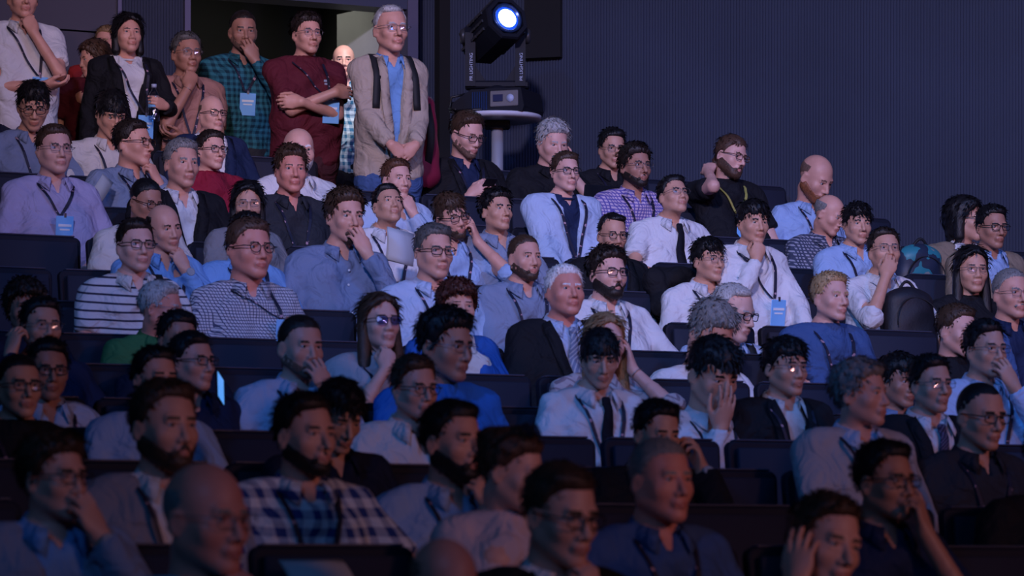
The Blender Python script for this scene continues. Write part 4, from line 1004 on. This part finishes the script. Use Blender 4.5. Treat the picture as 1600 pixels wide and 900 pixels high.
('P67', 1383, 692, 812, -1, dict(who='man with dark glasses pressing fingers to his nose', yaw=38, hair='short', hc='black', skin=3, gl='dark', c='navy', top='polo', slv='short', la='nose')),
('P68', 1290, 775, 925, -2, dict(who='foreground man resting temple on spread fingers', yaw=30, pit=4, roll=-10, hair='short', hc='brown', skin=1, c='navy', ra='temple')),
('P69', 1033, 685, 815, -1, dict(who='broad man with grey cropped hair in blue shirt and lanyard', yaw=34, hair='crop', hc='grey', skin=4, c='denim', lan=1, fat=.9)),
('P70', 1027, 628, 725, 1, dict(who='black-haired person in dark jacket behind the cropped grey head', yaw=28, pit=10, hair='short', hc='black', skin=2, c='white', jacket='jacket', jm='black', la='earlow', watch=-1)),
('P71', 877, 727, 880, -2, dict(who='foreground man in dark jacket with thin glasses, knuckles at chin', yaw=38, pit=10, hair='tidy', hc='brown', skin=1, gl='dark', c='white', jacket='jacket', jm='black', la='chin')),
('P72', 800, 675, 795, -1, dict(who='woman with brown updo and sunglasses pushed onto her hair', yaw=64, pit=12, hair='bun', hc='chestnut', skin=0, c='pinkwhite', top='tee', gname='blouse', fem=1)),
('P73', 707, 628, 752, 0, dict(who='man with full dark beard in light blue polo, hand at lips', yaw=44, hair='tidy', hc='black', beard='full', skin=1, c='lightblue', top='polo', la='chin', lan=1)),
('P74', 322, 722, 895, -2, dict(who='large bald man in bright blue at the bottom left', yaw=48, pit=4, hair='shaved', hc='grey', skin=4, gl='thin', c='cyan', top='tee', fat=.9, la='chin')),
('P75', 85, 680, 812, -1, dict(who='man with glasses covering his mouth, wristwatch shining', yaw=48, hair='thick', hc='brown', skin=1, gl='dark', c='skyblue', jacket='vest', jm='bluegrey', lapel=0, jv=.3, la='mouth', watch=-1)),
('P76', 695, 845, 985, -3, dict(who='bald reddish crown at the bottom edge', yaw=34, pit=10, hair='shaved', hc='stub', skin=4, c='navy')),
('P77', 1650, 655, 770, 0, dict(who='dark-suited shoulder at the right edge', yaw=30, hair='short', hc='dark', skin=1, c='navy', jacket='jacket', jm='black', lapel=0)),
]
STANDING = [
('S1', 36, -36, 30, 18.75, 12, dict(who='old man with grey hair standing in white short-sleeved shirt', yaw=18, hair='thick', hc='silver', skin=1, c='white', slv='short', lan=1, badge=1, ra='elbowhold', la='chin', tc='navyd', ll=.30, bx=-.06, fat=.3)),
('S2', 168, 42, 96, 20.0, 12, dict(who='sandy-haired person mostly hidden behind the black blazer', yaw=-20, hair='short', hc='sandy', skin=1, c='red', top='tee', slv='short', tc='navyd')),
('S2b', 147, 66, 118, 19.5, 12, dict(who='person in dark red t-shirt standing behind the black blazer', yaw=-60, pit=10, hair='bob', hc='chestnut', skin=1, c='maroon', top='tee', slv='short', tc='khaki', fem=1)),
('S3', 200, 24, 84, 19.2, 12, dict(who='woman in black blazer over white t-shirt holding a bottle', yaw=22, pit=-4, hair='bob', hc='black', skin=1, c='white', top='tee', inname='t_shirt', jacket='blazer', jm='black', jv=.42, jw=.085, fem=1, lan=1, badge=1, ll=.33, bx=-.06, la='bottle', tc='black')),
('S4', 292, 52, 116, 19.4, 12, dict(who='man in salmon shirt standing with hand on his chin', yaw=26, hair='short', hc='darkgrey', skin=3, gl='thin', c='salmon', top='polo', slv='short', ra='chin', la='elbowhold', lan=1, bracelet=1, tc='black')),
('S5', 380, 17, 81, 19.9, 12, dict(who='man in teal plaid shirt covering his mouth', yaw=14, pit=6, hair='crop', hc='dark', beard='stubble', bc='stub', skin=3, c='tealplaid', la='mouth', ra='side', lan=1, badge=1, ll=.22, tc='charcoal', fat=0)),
('S6', 480, 22, 85, 19.2, 12, dict(who='man in maroon t-shirt standing with crossed arms', yaw=26, hair='thick', hc='dark', skin=1, gl='thin', c='maroon', top='tee', slv='short', ra='crossA', la='crossB', lan=1, badge=1, ll=.24, bx=-.09, logo=1, tc='maroond', fat=.5)),
('S7', 537, 70, 122, 20.4, 12, dict(who='bald man in light plaid shirt lit brightly in the doorway', yaw=4, hair='bald', skin=0, c='lightplaid', la='hold', tc='black')),
('S8', 611, 8, 84, 18.7, 11, dict(who='tall man in beige jacket with backpack straps', ex=' and folded hands', yaw=24, hair='receding', hc='silver', skin=1, gl='thin', c='skyblue', jacket='jacket', jm='beige', jv=.62, jw=.055, lapel=1, ra='clasp', la='clasp', straps=2, tc='denim', hem=-.26, buttons=0, fat=.0, bs=.96, vd=.07)),
]
# ---------------------------------------------------------------- seats
def seat_meshes():
    out = []
    # y forward (towards the stage), origin on the floor under the seat front-centre; back plane at y=-.12
    mb = MB(); n = []
    def backplate(y0, y1, w0, w1, z0, z1, r=.03):
        pts = [(-w0, z0), (w0, z0)]
        for i in range(6):
            a = PI/2*i/5; pts.append((w1-r+r*math.cos(a), z1-r+r*math.sin(a)))
        for i in range(6):
            a = PI/2+PI/2*i/5; pts.append((-w1+r+r*math.cos(a), z1-r+r*math.sin(a)))
        P = []; k = len(pts)
        for yy, ins in ((y0, .006), (y0+.004, 0), (y1-.004, 0), (y1, .006)):
            for x, z in pts: P.append((x*(1-ins*4), yy-(z-z0)*.10, z-ins*(1 if z > .6 else -1)))
        F_ = [tuple(range(k))[::-1], tuple(range(3*k, 4*k))]
        for l in range(3):
            for i in range(k): F_.append((l*k+i, l*k+(i+1) % k, (l+1)*k+(i+1) % k, (l+1)*k+i))
        return [(p[0], p[1], p[2]) for p in P], [f[::-1] for f in F_]
    mb.add(*backplate(-.175, -.135, .218, .233, .40, .935)); out.append(('backrest', mb, 'chair', False))
    mb = MB(); mb.box((0, -.143, .675), (.208, .012, .237), rotx(.10), .005); out.append(('back_pad', mb, 'cushion', True))
    mb = MB(); mb.box((0, -.2085, .938), (.205, .021, .0035), rotx(.10), .003); out.append(('top_highlight', mb, 'chairhighlight', False))  # lighter strip paints in the light caught along the seat-back top
    mb = MB(); mb.box((0, .08, .415), (.205, .195, .032), rotx(.05), .022); out.append(('seat', mb, 'cushion', True))
    mb = MB(); mb.box((0, .07, .372), (.19, .17, .012), None, .006); out.append(('seat_pan', mb, 'chair', False))
    for s in (-1, 1):
        mb = MB(); mb.prism([(-.15, .05), (-.10, .05), (.02, .36), (-.13, .40)] if 0 else [(-.16, .01), (-.09, .01), (-.03, .36), (-.16, .42)], 0, s*.205-.012, s*.205+.012)
        mb.box((s*.205, -.10, .008), (.02, .07, .008)); out.append(('leg', mb, 'chairleg', False))
    return [(n_, mesh(n_, m.P, m.F, [MAT[mt]], m.M, sm), mt) for n_, m, mt, sm in out]
SEATM = seat_meshes()
def make_seat(u, v, z, label):
    e = bpy.data.objects.new('auditorium_seat', None); COL.objects.link(e); e.empty_display_size = .1
    p = W3(u, v, z); e.location = p; e.rotation_euler = (0, 0, RA+PI)
    tag(e, label, 'seat', 'auditorium seats in the raked rows')
    for n_, me, mt in SEATM: link(n_, me, e)
    return e
# ---------------------------------------------------------------- people of the rows
ORD = ['', 'second ', 'third ', 'fourth ', 'fifth ', 'sixth ', 'seventh ', 'eighth ', 'ninth ', 'tenth ']
INFO = {}; ROWP = {k: [] for k in ROWS}
def row_person(key, x, top, chin, row, q):
    xn = (x-800)/FPX; D = YK[row]/(1-.5*xn)
    lean = q.get('lean', .05); lat = q.get('lat', 0)
    D = D-lean*.9
    y = (top+chin)/2; H = (HY-y)*D/FPX; s = min(1.08, max(.86, (chin-top)*D/FPX/.232))
    hw = V(xn*D, D, H); u, v = UV(hw[0], hw[1])
    hu, hv = u+lat, VK[row]-.02-q.get('fwd', 0)           # hips
    tz = q.get('twist', 0); tyaw = 26.57+tz
    rz = math.radians(tyaw)+PI
    org = W3(hu, hv, FL[row]+.45)
    hc = rotz(-rz)@(hw-org)
    q = dict(q, key=key, s=s, hdc=hc, tyaw=tyaw, rz=rz, loc=org, g=1.22 if row >= 4 else 1.06)
    b, inf = build_person(q)
    inf.update(loc=org, rz=rz, q=q); INFO[key] = inf; ROWP[row].append((hu, q['who']))
    return b
def stand_person(key, x, top, chin, D, floor, q):
    y = (top+chin)/2; hw = px(x, y, D); s = min(1.1, max(.84, (chin-top)*D/FPX/.232))
    tyaw = q.get('ty', 22); rz = math.radians(tyaw)+PI
    hh = hw[2]-floor; legs = (hh-.70*max(.92, s))/.95; legs = min(1.08, max(.78, legs)); lean = q.get('lean', .04)
    fw = V(math.sin(math.radians(tyaw)), -math.cos(math.radians(tyaw)), 0)
    org = hw-fw*lean; org[2] = floor+.95*legs
    hc = rotz(-rz)@(hw-org)
    q = dict(q, key=key, s=s, hdc=hc, tyaw=tyaw, rz=rz, loc=org, stand=True, legs=legs)
    b, inf = build_person(q); inf.update(loc=org, rz=rz, q=q); INFO[key] = inf
    return b
def wpt(key, p):                                  # person-local point -> world
    i = INFO[key]; return rotz(i['rz'])@np.asarray(p, float)+np.array(i['loc'])
LEG_SEAT, LEG_STAND = leg_templates()
for key, x, top, chin, row, kw in SEATED:
    kw = dict(kw); kw['cm'] = M_cloth(kw.pop('c'))
    for a in ('jm', 'tie', 'colm'):
        if a in kw: kw[a] = M_cloth(kw[a])
    kw['label'] = kw['who']+kw.pop('ex', '')
    kw['group'] = 'audience members seated in the rows'
    row_person(key, x, top, chin, row, kw)
for key, x, top, chin, D, fl, kw in STANDING:
    kw = dict(kw); kw['cm'] = M_cloth(kw.pop('c'))
    for a in ('jm', 'tie', 'colm'):
        if a in kw: kw[a] = M_cloth(kw[a])
    kw['label'] = kw['who']+kw.pop('ex', '')
    kw['group'] = 'people standing at the back by the doorway'
    stand_person(key, x, top, chin, D, FL[fl], kw)
# seats: one lattice per row, shifted to suit the sitters
RLIM = {11: 1215, 10: 1470}
for k in ROWS:
    pitch = .50; us = [a for a, _ in ROWP[k]]
    best = 0
    if us:
        sc = [(sum((((a-o+pitch/2) % pitch)-pitch/2)**2 for a in us), o) for o in np.linspace(0, pitch, 26)[:-1]]; best = min(sc)[1]
    def upx(xp): xn = (xp-800)/FPX; D = YK[k]/(1-.5*xn); return UV(xn*D, D)[0]
    lo, hi = upx(-70), upx(min(1680, RLIM.get(k, 1680)))
    i = math.ceil((lo-best)/pitch); cnt = {}
    while best+i*pitch < hi:
        u = best+i*pitch; i += 1
        P_ = W3(u, VK[k]); xp = 800+P_[0]/P_[1]*FPX
        if k == 11 and 480 < xp < 690: continue
        occ = [w for a, w in ROWP[k] if abs(a-u) < .27]
        if occ:
            lab = 'seat under '+occ[0]; 
            if lab in cnt: lab = 'seat beside '+occ[0]
            cnt[lab] = 1
        else:
            if ROWP[k]:
                a, w = min(ROWP[k], key=lambda t: abs(t[0]-u)); n = int(round(abs(a-u)/pitch)); side = 'right' if u > a else 'left'
                base = '%sempty navy seat to the %s of %s' % (ORD[min(9, max(0, n-1))], side, w)
                while base in cnt: n += 1; base = '%sempty navy seat to the %s of %s' % (ORD[min(9, n-1)], side, w)
                cnt[base] = 1; lab = base
            else: lab = 'empty navy seat in the lowest row of the hall'
        w_ = lab.split(); lab = ' '.join(w_[:16])
        make_seat(u, VK[k]+.0, FL[k], lab)
# ---------------------------------------------------------------- moving head light on a pole table
D = 20.0; K = D/FPX
def lp(x, y, dy=0): p = px(x, y, D); p[1] += dy; return p
tb = bpy.data.objects.new('pole_table', None); COL.objects.link(tb); tt = lp(777, 181); tb.location = (tt[0], tt[1], FL[12]-.0)
tag(tb, 'round grey pole table carrying the stage spotlight', 'table')
hz = tt[2]-FL[12]
MB().lathe([(0, hz-.034), (.20, hz-.034), (.246, hz-.027), (.256, hz-.016), (.256, hz-.004), (.250, hz), (0, hz)], 40).build('table_top', MAT['tabletop'], tb, True)
MB().lathe([(.034, .03), (.034, hz-.05)], 24).build('pole', plain('pole_satin_steel', (.62, .62, .66), .38, metal=.55), tb, True)
MB().box((0, 0, hz-.052), (.075, .075, .022), None, .01).build('collar_plate', MAT['lampbody'], tb)
MB().lathe([(0, 0), (.24, 0), (.24, .012), (.05, .03), (0, .03)], 32).build('base_plate', MAT['lampbody'], tb, True)
sp_ = bpy.data.objects.new('stage_spotlight', None); COL.objects.link(sp_); sp_.location = (tt[0], tt[1], tt[2]); 
tag(sp_, 'large black moving head stage spotlight shining blue white', 'light')
o0 = np.array(sp_.location)
def rel(x, y, dy=0): return lp(x, y, dy)-o0
RS = rotz(math.radians(-20))
mb = MB(); c = rel(777, 157)
mb.prism([(-.20, .0), (.20, .0), (.215, .03), (.20, .135), (-.20, .10), (-.215, .03)], 1, -.17, .17)
mb.P = [tuple(RS@V(p[0], p[1], p[2])) for p in mb.P]
# prism along y gives (z,x) order: rebuild explicitly
mb = MB(); P = []; pts = [(-.215, .0), (.215, .0), (.225, .03), (.205, .135), (-.10, .135), (-.215, .06)]
for yy in (-.17, .17):
    for x_, z_ in pts: P.append(RS@V(x_, yy, z_))
n = len(pts); mb.add(P, [tuple(range(n)), tuple(range(n, 2*n))[::-1]]+[(i, i+n, (i+1) % n+n, (i+1) % n) for i in range(n)])
base = mb.build('base_housing', MAT['lampbody'], sp_)
mb = MB(); mb.box(RS@V(.105, -.172, .075), (.085, .006, .045), RS, .004); pn = mb.build('control_panel', MAT['display'], base)
MB().box(RS@V(.07, -.180, .078), (.030, .003, .020), RS).build('display', MAT['lcd'], base)
MB().lathe([(0, 0), (.022, 0), (.022, .006), (0, .008)], 20, RS@V(.145, -.177, .075), RS@rotx(PI/2)).build('control_knob', MAT['whiteprint'], base, True)
mb = MB()
for i in range(10): mb.box(RS@V(-.075+.0*i, -.172, .03), (.001, .001, .001), RS)
mb = MB()
for i in range(7): mb.box(RS@V(-.085+.014*i, -.174, .066), (.0035, .006, .052), RS)
mb.build('cooling_fin', MAT['lampring'], base)
mb = MB(); mb.tube([RS@V(-.19, -.05, .09), RS@V(-.25, -.08, .07), RS@V(-.24, -.12, .02), RS@V(-.16, -.19, .012), RS@V(-.02, -.21, .012)], .010, 8)
mb.tube([RS@V(-.16, -.1, .12), RS@V(-.23, -.14, .10), RS@V(-.25, -.12, .04), RS@V(-.18, -.2, .02)], .008, 8); mb.build('power_cable', MAT['cable'], sp_, True)
mb = MB(); mb.lathe([(.09, .13), (.085, .15), (.06, .17), (0, .172)], 24); mb.build('pan_bearing', MAT['lampbody'], sp_, True)
# yoke
zt = rel(0, 42)[2]; zb = rel(0, 137)[2]
mb = MB(); mb.box((.0, 0, zb+.012), (.185, .06, .022), None, .01); yk = mb.build('yoke', MAT['lampbody'], sp_)
for sx, xc in ((-1, rel(735, 90)[0]), (1, rel(813, 90)[0])):
    mb = MB(); P = []; hw = .030
    prof = [(-.07, zb), (.07, zb), (.062, zb+.15), (.055, zt-.04), (.02, zt), (-.02, zt), (-.055, zt-.04), (-.062, zb+.15)]
    for xx in (xc-hw, xc+hw):
        for y_, z_ in prof: P.append((xx, y_, z_))
    n = len(prof); mb.add(P, [tuple(range(n))[::-1], tuple(range(n, 2*n))]+[(i, (i+1) % n, (i+1) % n+n, i+n) for i in range(n)])
    arm = mb.build('yoke_arm', MAT['lampring'] if 0 else MAT['lampbody'], sp_)
    mb = MB(); mb.add([(xc+.9*hw, -.045, zb), (xc+hw*.9-sx*0, -.045, zb), (xc-sx*.11, -.045, zb+.0), (xc-sx*hw, -.045, zb+.12)][1:], [(0, 1, 2)]) if 0 else mb.prism([(0, 0), (1, 0), (0, 1)], 1, 0, .001)
    mb = MB(); P = [(xc-sx*hw, y_, z_) for y_ in (-.05, .05) for z_ in (zb, zb+.12)]+[(xc-sx*.11, y_, zb) for y_ in (-.05, .05)]
    mb.add(P, [(0, 1, 4), (2, 5, 3), (1, 3, 5, 4), (0, 4, 5, 2)]); mb.build('gusset', MAT['lampbody'], arm)
    cu = bpy.data.curves.new('lettering', 'FONT'); cu.body = 'PR LIGHTING'; cu.size = .027; cu.extrude = .0008; cu.materials.append(MAT['whiteprint'])
    t0 = bpy.data.objects.new('tmp', cu); COL.objects.link(t0); me = bpy.data.meshes.new_from_object(t0.evaluated_get(bpy.context.evaluated_depsgraph_get())); bpy.data.objects.remove(t0)
    t = bpy.data.objects.new('lettering', me); COL.objects.link(t); t.parent = arm; t.location = (xc+.014, -.072, zb+.03); t.rotation_euler = (PI/2, -PI/2, 0)
    MB().lathe([(0, 0), (.045, 0), (.045, .02), (.03, .03), (0, .03)], 20, (xc+sx*hw, 0, zt-.055), roty(sx*PI/2)).build('tilt_bearing', MAT['lampfin'], arm, True)
# head
fc = rel(793, 35, -.17); ax_ = nrm(V(.150, -.29, .105)); up_ = nrm(V(0, 0, 1)-ax_*ax_[2]); xr = np.cross(up_, ax_); RH = np.stack([xr, up_, ax_], 1)
def octa(r, z, ch=.42): return [V(r*x, r*y, z) for x, y in ((1, -ch), (1, ch), (ch, 1), (-ch, 1), (-1, ch), (-1, -ch), (-ch, -1), (ch, -1))]
def loft(rings, cap0=True, cap1=True):
    mb = MB(); P = [p for r in rings for p in r]; n = len(rings[0]); F_ = []
    for i in range(len(rings)-1):
        for j in range(n): F_.append((i*n+j, i*n+(j+1) % n, (i+1)*n+(j+1) % n, (i+1)*n+j))
    if cap0: F_.append(tuple(range(n))[::-1])
    if cap1: F_.append(tuple((len(rings)-1)*n+j for j in range(n)))
    return mb.add([RH@p+fc for p in P], F_)
hd = loft([octa(.085, -.42), octa(.118, -.36), octa(.128, -.10), octa(.126, -.012), octa(.118, 0), octa(.098, 0), octa(.094, -.02)], True, True).build('lamp_head', MAT['lampbody'], sp_)
mb = MB()
for i in range(6):
    z0 = -.33+.05*i
    for sx in (-1, 1):
        for j in range(3): mb.box(RH@V(sx*.131, -.03+.05*j-.02, z0)+fc, (.006, .008, .020), RH)
for j in range(5): mb.box(RH@V(-.05+.025*j, .130, -.19)+fc, (.005, .006, .15), RH)
mb.build('cooling_fin', MAT['lampfin'], hd)
MB().lathe([(.092, -.018), (.090, .004), (.078, .004), (.070, -.014)], 40, fc, RH).build('bezel', MAT['lampring'], hd, True)
MB().lathe([(.078, -.012), (.062, -.004), (.058, -.004)], 40, fc, RH).build('reflector', MAT['lampglow'], hd, True)
MB().lathe([(.058, -.006), (.045, .006), (.02, .012), (0, .013)], 40, fc, RH).build('lens', MAT['lamplens'], hd, True)
fl_ = spot('spotlight_beam', tuple(o0+fc+ax_*.03), tuple(o0+fc+ax_*4), 25, (.55, .75, 1), 40, .5, .05); fl_.parent = None
# ---------------------------------------------------------------- things held, worn or lying about
def empty(name, loc, rz, label, cat, group=None):
    e = bpy.data.objects.new(name, None); COL.objects.link(e); e.empty_display_size = .1; e.location = [float(v) for v in loc]; e.rotation_euler = (0, 0, rz)
    tag(e, label, cat, group); return e
def hand_frame(key, sd):
    i = INFO[key]; E, W, d, n, *_ = i['arms'][sd]; R = rotz(i['rz']); return wpt(key, W), R@nrm(d), R@nrm(n)
# water bottle in the blazer woman's hand
W, d, n = hand_frame('S3', -1); c = W+d*.075+n*.035
m_bot = glassmat('bottle_plastic', (.75, .85, .95), .22)
b = empty('water_bottle', c-V(0, 0, .10), 0, 'clear plastic water bottle held by the woman in the black blazer', 'bottle')
MB().lathe([(0, 0), (.030, 0), (.033, .008), (.033, .05), (.030, .06), (.033, .07), (.033, .13), (.026, .155), (.013, .175), (.013, .19)], 20).build('bottle_body', m_bot, b, True)
MB().lathe([(.0325, .075), (.0342, .076), (.0342, .118), (.0325, .12)], 20).build('label_band', MAT['badge'], b, True)
MB().lathe([(.0145, .186), (.0145, .205), (0, .206)], 16).build('cap', MAT['whiteprint'], b, True)
# phone of the man in the dark blazer
W, d, n = hand_frame('P21', 1); W2, d2, n2 = hand_frame('P21', -1); c = (W+W2)/2+(d+d2)*.045
p = empty('smartphone', c, math.radians(30)+PI, 'dark phone held in both hands by the blazer man beside the pole', 'phone')
MB().box((0, 0, 0), (.036, .004, .072), rotx(-.9), .004).build('phone_case', MAT['lampbody'], p); MB().box(rotx(-.9)@V(0, -.0048, 0), (.032, .0006, .066), rotx(-.9)).build('screen', plain('phone_screen_lit', (.02, .03, .05), .2, emit=(.25, .35, .6), es=.35), p)
# laptop in front of the man in black at the wall
def laptop(key, x, y, D, wd, label, yaw=27, screen=True):
    p = px(x, y, D); e = empty('laptop', p, math.radians(yaw), label, 'laptop')
    MB().box((0, 0, 0), (wd, .115, .008), None, .005).build('keyboard_base', MAT['lampbody'], e)
    MB().box((0, -.135, .115), (wd, .004, .118), rotx(.22), .003).build('lid', MAT['lampbody'], e)
    return e
# the lid faces the audience member, so its back is towards the stage
laptop('P24', 933, 359, 19.35, .165, 'open black laptop lid beside the black-shirted man at the wall')
# sheets of paper
def paper(x, y, D, w, h, tilt, roll, label, n=3, yaw=27):
    e = empty('paper_sheets', px(x, y, D), math.radians(yaw), label, 'paper')
    for k in range(n):
        mb = MB(); R = rotz(.06*k)@roty(roll)@rotx(tilt); A, B = [], []
        for i in range(7):
            t = i/6-.5; A.append(R@V(-w, t*2*h, .012*math.cos(t*3)+.002*k)); B.append(R@V(w, t*2*h, .012*math.cos(t*3)+.002*k+.004))
        mb.strip(A, B, .0006); mb.build('sheet', MAT['paper'], e, True)
    return e
paper(158, 294, 17.2, .035, .075, 1.2, .7, 'thin white papers held by the sideways man with hand on chin')
paper(624, 386, 16.0, .07, .085, 1.25, .2, 'grey programme booklet in front of the man gazing upward')
paper(570, 745, 11.0, .11, .06, .9, .05, 'printed pages held up behind the bold plaid shirt')
paper(498, 905, 8.9, .09, .07, .7, 0, 'pale papers in front of the bold plaid shirt')
def tablet(x, y, D, R, w, h, label, glow):
    e = empty('tablet', px(x, y, D), 0, label, 'tablet')
    MB().box((0, 0, 0), (w, .004, h), R, .004).build('tablet_case', MAT['lampbody'], e); MB().box(R@V(0, -.005, 0), (w*.92, .0008, h*.92), R).build('screen', plain('tablet_screen_lit', (.05, .1, .2), .2, emit=(.10, .38, 1.0), es=glow), e)
tablet(343, 607, 11.9, rotz(1.0)@roty(.75)@rotx(-.5), .024, .075, 'bright blue lit tablet beside the navy-shirted man with glasses', .9)
# backpacks
def backpack(loc, rz, mat, trim, label, s=1.0, tilt=0, mat2=None):
    e = empty('backpack', loc, rz, label, 'backpack')
    F = Field(axis((-.2, .2, .013)), axis((-.14, .16, .013)), axis((-.28, .3, .013)))
    for sx in (-1, 1):
        F.cone((sx*.09, 0, -.20), (sx*.075, .0, .17), .085, .065, .05)
    F.cone((0, .0, -.2), (0, -.01, .17), .10, .085, .06)
    X, Y, Z = F.grid(); F.D = F.D+.005*np.sin(X*24+Z*18)*np.sin(Z*26+Y*20)
    P_, Q_ = nets(F); R = rotx(tilt); o = link('bag_body', mesh('bag_body', P_*s@R.T, Q_, [mat]), e)
    F = Field(axis((-.15, .15, .012)), axis((.02, .2, .012)), axis((-.26, .06, .012)))
    for sx in (-1, 1): F.cone((sx*.045, .08, -.17), (sx*.04, .075, -.03), .055, .047, .04)
    P_, Q_ = nets(F); link('front_pocket', mesh('front_pocket', P_*s@R.T, Q_, [mat2 or mat]), e)
    mb = MB(); mb.tube([R@V(x*.05*s, .0+.0, (.235+.05*math.cos(x*1.5))*s) for x in np.linspace(-1, 1, 9)], .008, 6); mb.build('handle', trim, e, True)
    mb = MB(); mb.tube([R@(V(.13*math.sin(a), .085-.01*math.cos(a*2), .06+.13*math.cos(a))*s) for a in np.linspace(-1.7, 1.7, 15)], .0035, 5); mb.build('zip', MAT['strap'], e, True)
    for sx in (-1, 1):
        mb = MB(); A, B = [], []
        for i in range(10):
            t = i/9; A.append(R@V(sx*.07*s-.02, (-.07-.07*math.sin(PI*t))*s, (.18-.36*t)*s)); B.append(A[-1]+V(.04, 0, 0))
        mb.strip(A, B, .004); mb.build('shoulder_strap', trim, e, True)
    return e
i = INFO['P31']; N = i['N']
backpack(wpt('P31', V(N[0]-.05, N[1]+.19, N[2]-.30)), i['rz'], plain('bag_black_nylon', (.010, .010, .016), .6, bump=.3, bscale=90), MAT['strap'], 'bulky black backpack hugged on the chest below the hand-over-mouth man', .95, .1)
i = INFO['S8']; N = i['N']
backpack(wpt('S8', V(N[0]-.20, N[1]-.20, N[2]-.40)), i['rz']+PI, plain('bag_crimson', (.22, .015, .05), .45), MAT['strap'], 'crimson and teal backpack on the back of the beige jacket', 1.0, 0, plain('bag_teal', (.03, .20, .22), .4))
m_pat = newmat('bag_teal_pattern'); nt = m_pat[1]; b_ = m_pat[2]; L_ = nt.links.new
tc = N_(nt, 'ShaderNodeTexCoord'); no = N_(nt, 'ShaderNodeTexNoise'); no.inputs['Scale'].default_value = 9; cr = N_(nt, 'ShaderNodeValToRGB'); cr.color_ramp.interpolation = 'CONSTANT'
cr.color_ramp.elements[0].color = (.02, .03, .06, 1); cr.color_ramp.elements[1].position = .47; cr.color_ramp.elements[1].color = (.03, .22, .26, 1); e_ = cr.color_ramp.elements.new(.58); e_.color = (.25, .27, .26, 1)
L_(tc.outputs['Object'], no.inputs['Vector']); L_(no.outputs[0], cr.inputs[0]); L_(cr.outputs[0], b_.inputs['Base Color'])
xn = (1428-800)/FPX; Dk = YK[9]/(1-.5*xn)-.15; pz = px(1432, 452, Dk)
backpack(pz, RA+PI, m_pat[0], MAT['strap'], 'teal and grey patterned backpack propped on a seat by the wall', .95, -.15)
# dark jacket thrown over a seat
def draped(x, y, D, mat, label, w=.2, name='folded_jacket', sc=1.0):
    F = Field(axis((-.3, .3, .016)), axis((-.15, .2, .016)), axis((-.25, .15, .016)))
    F.cone((-w, 0, .0), (w, .0, .03), .06, .07, .04); F.cone((-w*.8, .07, -.12), (w*.9, .06, -.1), .06, .07, .05); F.cone((-w*.5, .02, .05), (w*.3, .03, .05), .05, .045, .04)
    X, Y, Z = F.grid(); F.D = F.D+.012*np.sin(X*30+Z*12)*np.sin(Z*22+Y*30+X*9)
    P_, Q_ = nets(F); o = link(name, mesh(name, P_, Q_, [mat]), None, px(x, y, D), RA+PI); tag(o, label, 'jacket'); o.scale = (sc,)*3; return o
draped(1065, 450, 16.6, M_cloth('black'), 'dark jacket bundled on the lap below the black tie', .14)
# sunglasses on the updo
i = INFO['P72']; s_ = i['q']['s']; Rh, hc_ = i['Rh'], i['hc']
tf2 = lambda P: [tuple(wpt('P72', hc_+Rh@((rotx(.62)@V(*p)+V(0, -.035, .075))*s_))) for p in P]
mb = MB(); ln = MB()
for sd in (1, -1):
    pts = [V(sd*.032+.029*math.cos(a), .098-.25*max(0, sd*.029*math.cos(a)), .023*math.sin(a)) for a in np.linspace(0, 2*PI, 19)[:-1]]
    mb.tube(pts, .0025, 5, True); ln.add([V(sd*.032, .099, 0)]+pts, [(0, k+1, (k+1) % 18+1) for k in range(18)])
    mb.tube([V(sd*.06, .088, .006), V(sd*.076, .06, .004), V(sd*.080, -.02, -.006)], .0025, 5)
mb.tube([V(-.006, .098, .006), V(.006, .098, .006)], .0025, 5)
mb.P = tf2(mb.P); ln.P = tf2(ln.P)
sg = mb.build('sunglasses', MAT['gldark'], None, True); tag(sg, 'dark sunglasses pushed up on the brown updo', 'sunglasses'); ln.build('lens', MAT['lensdark'], sg, True)
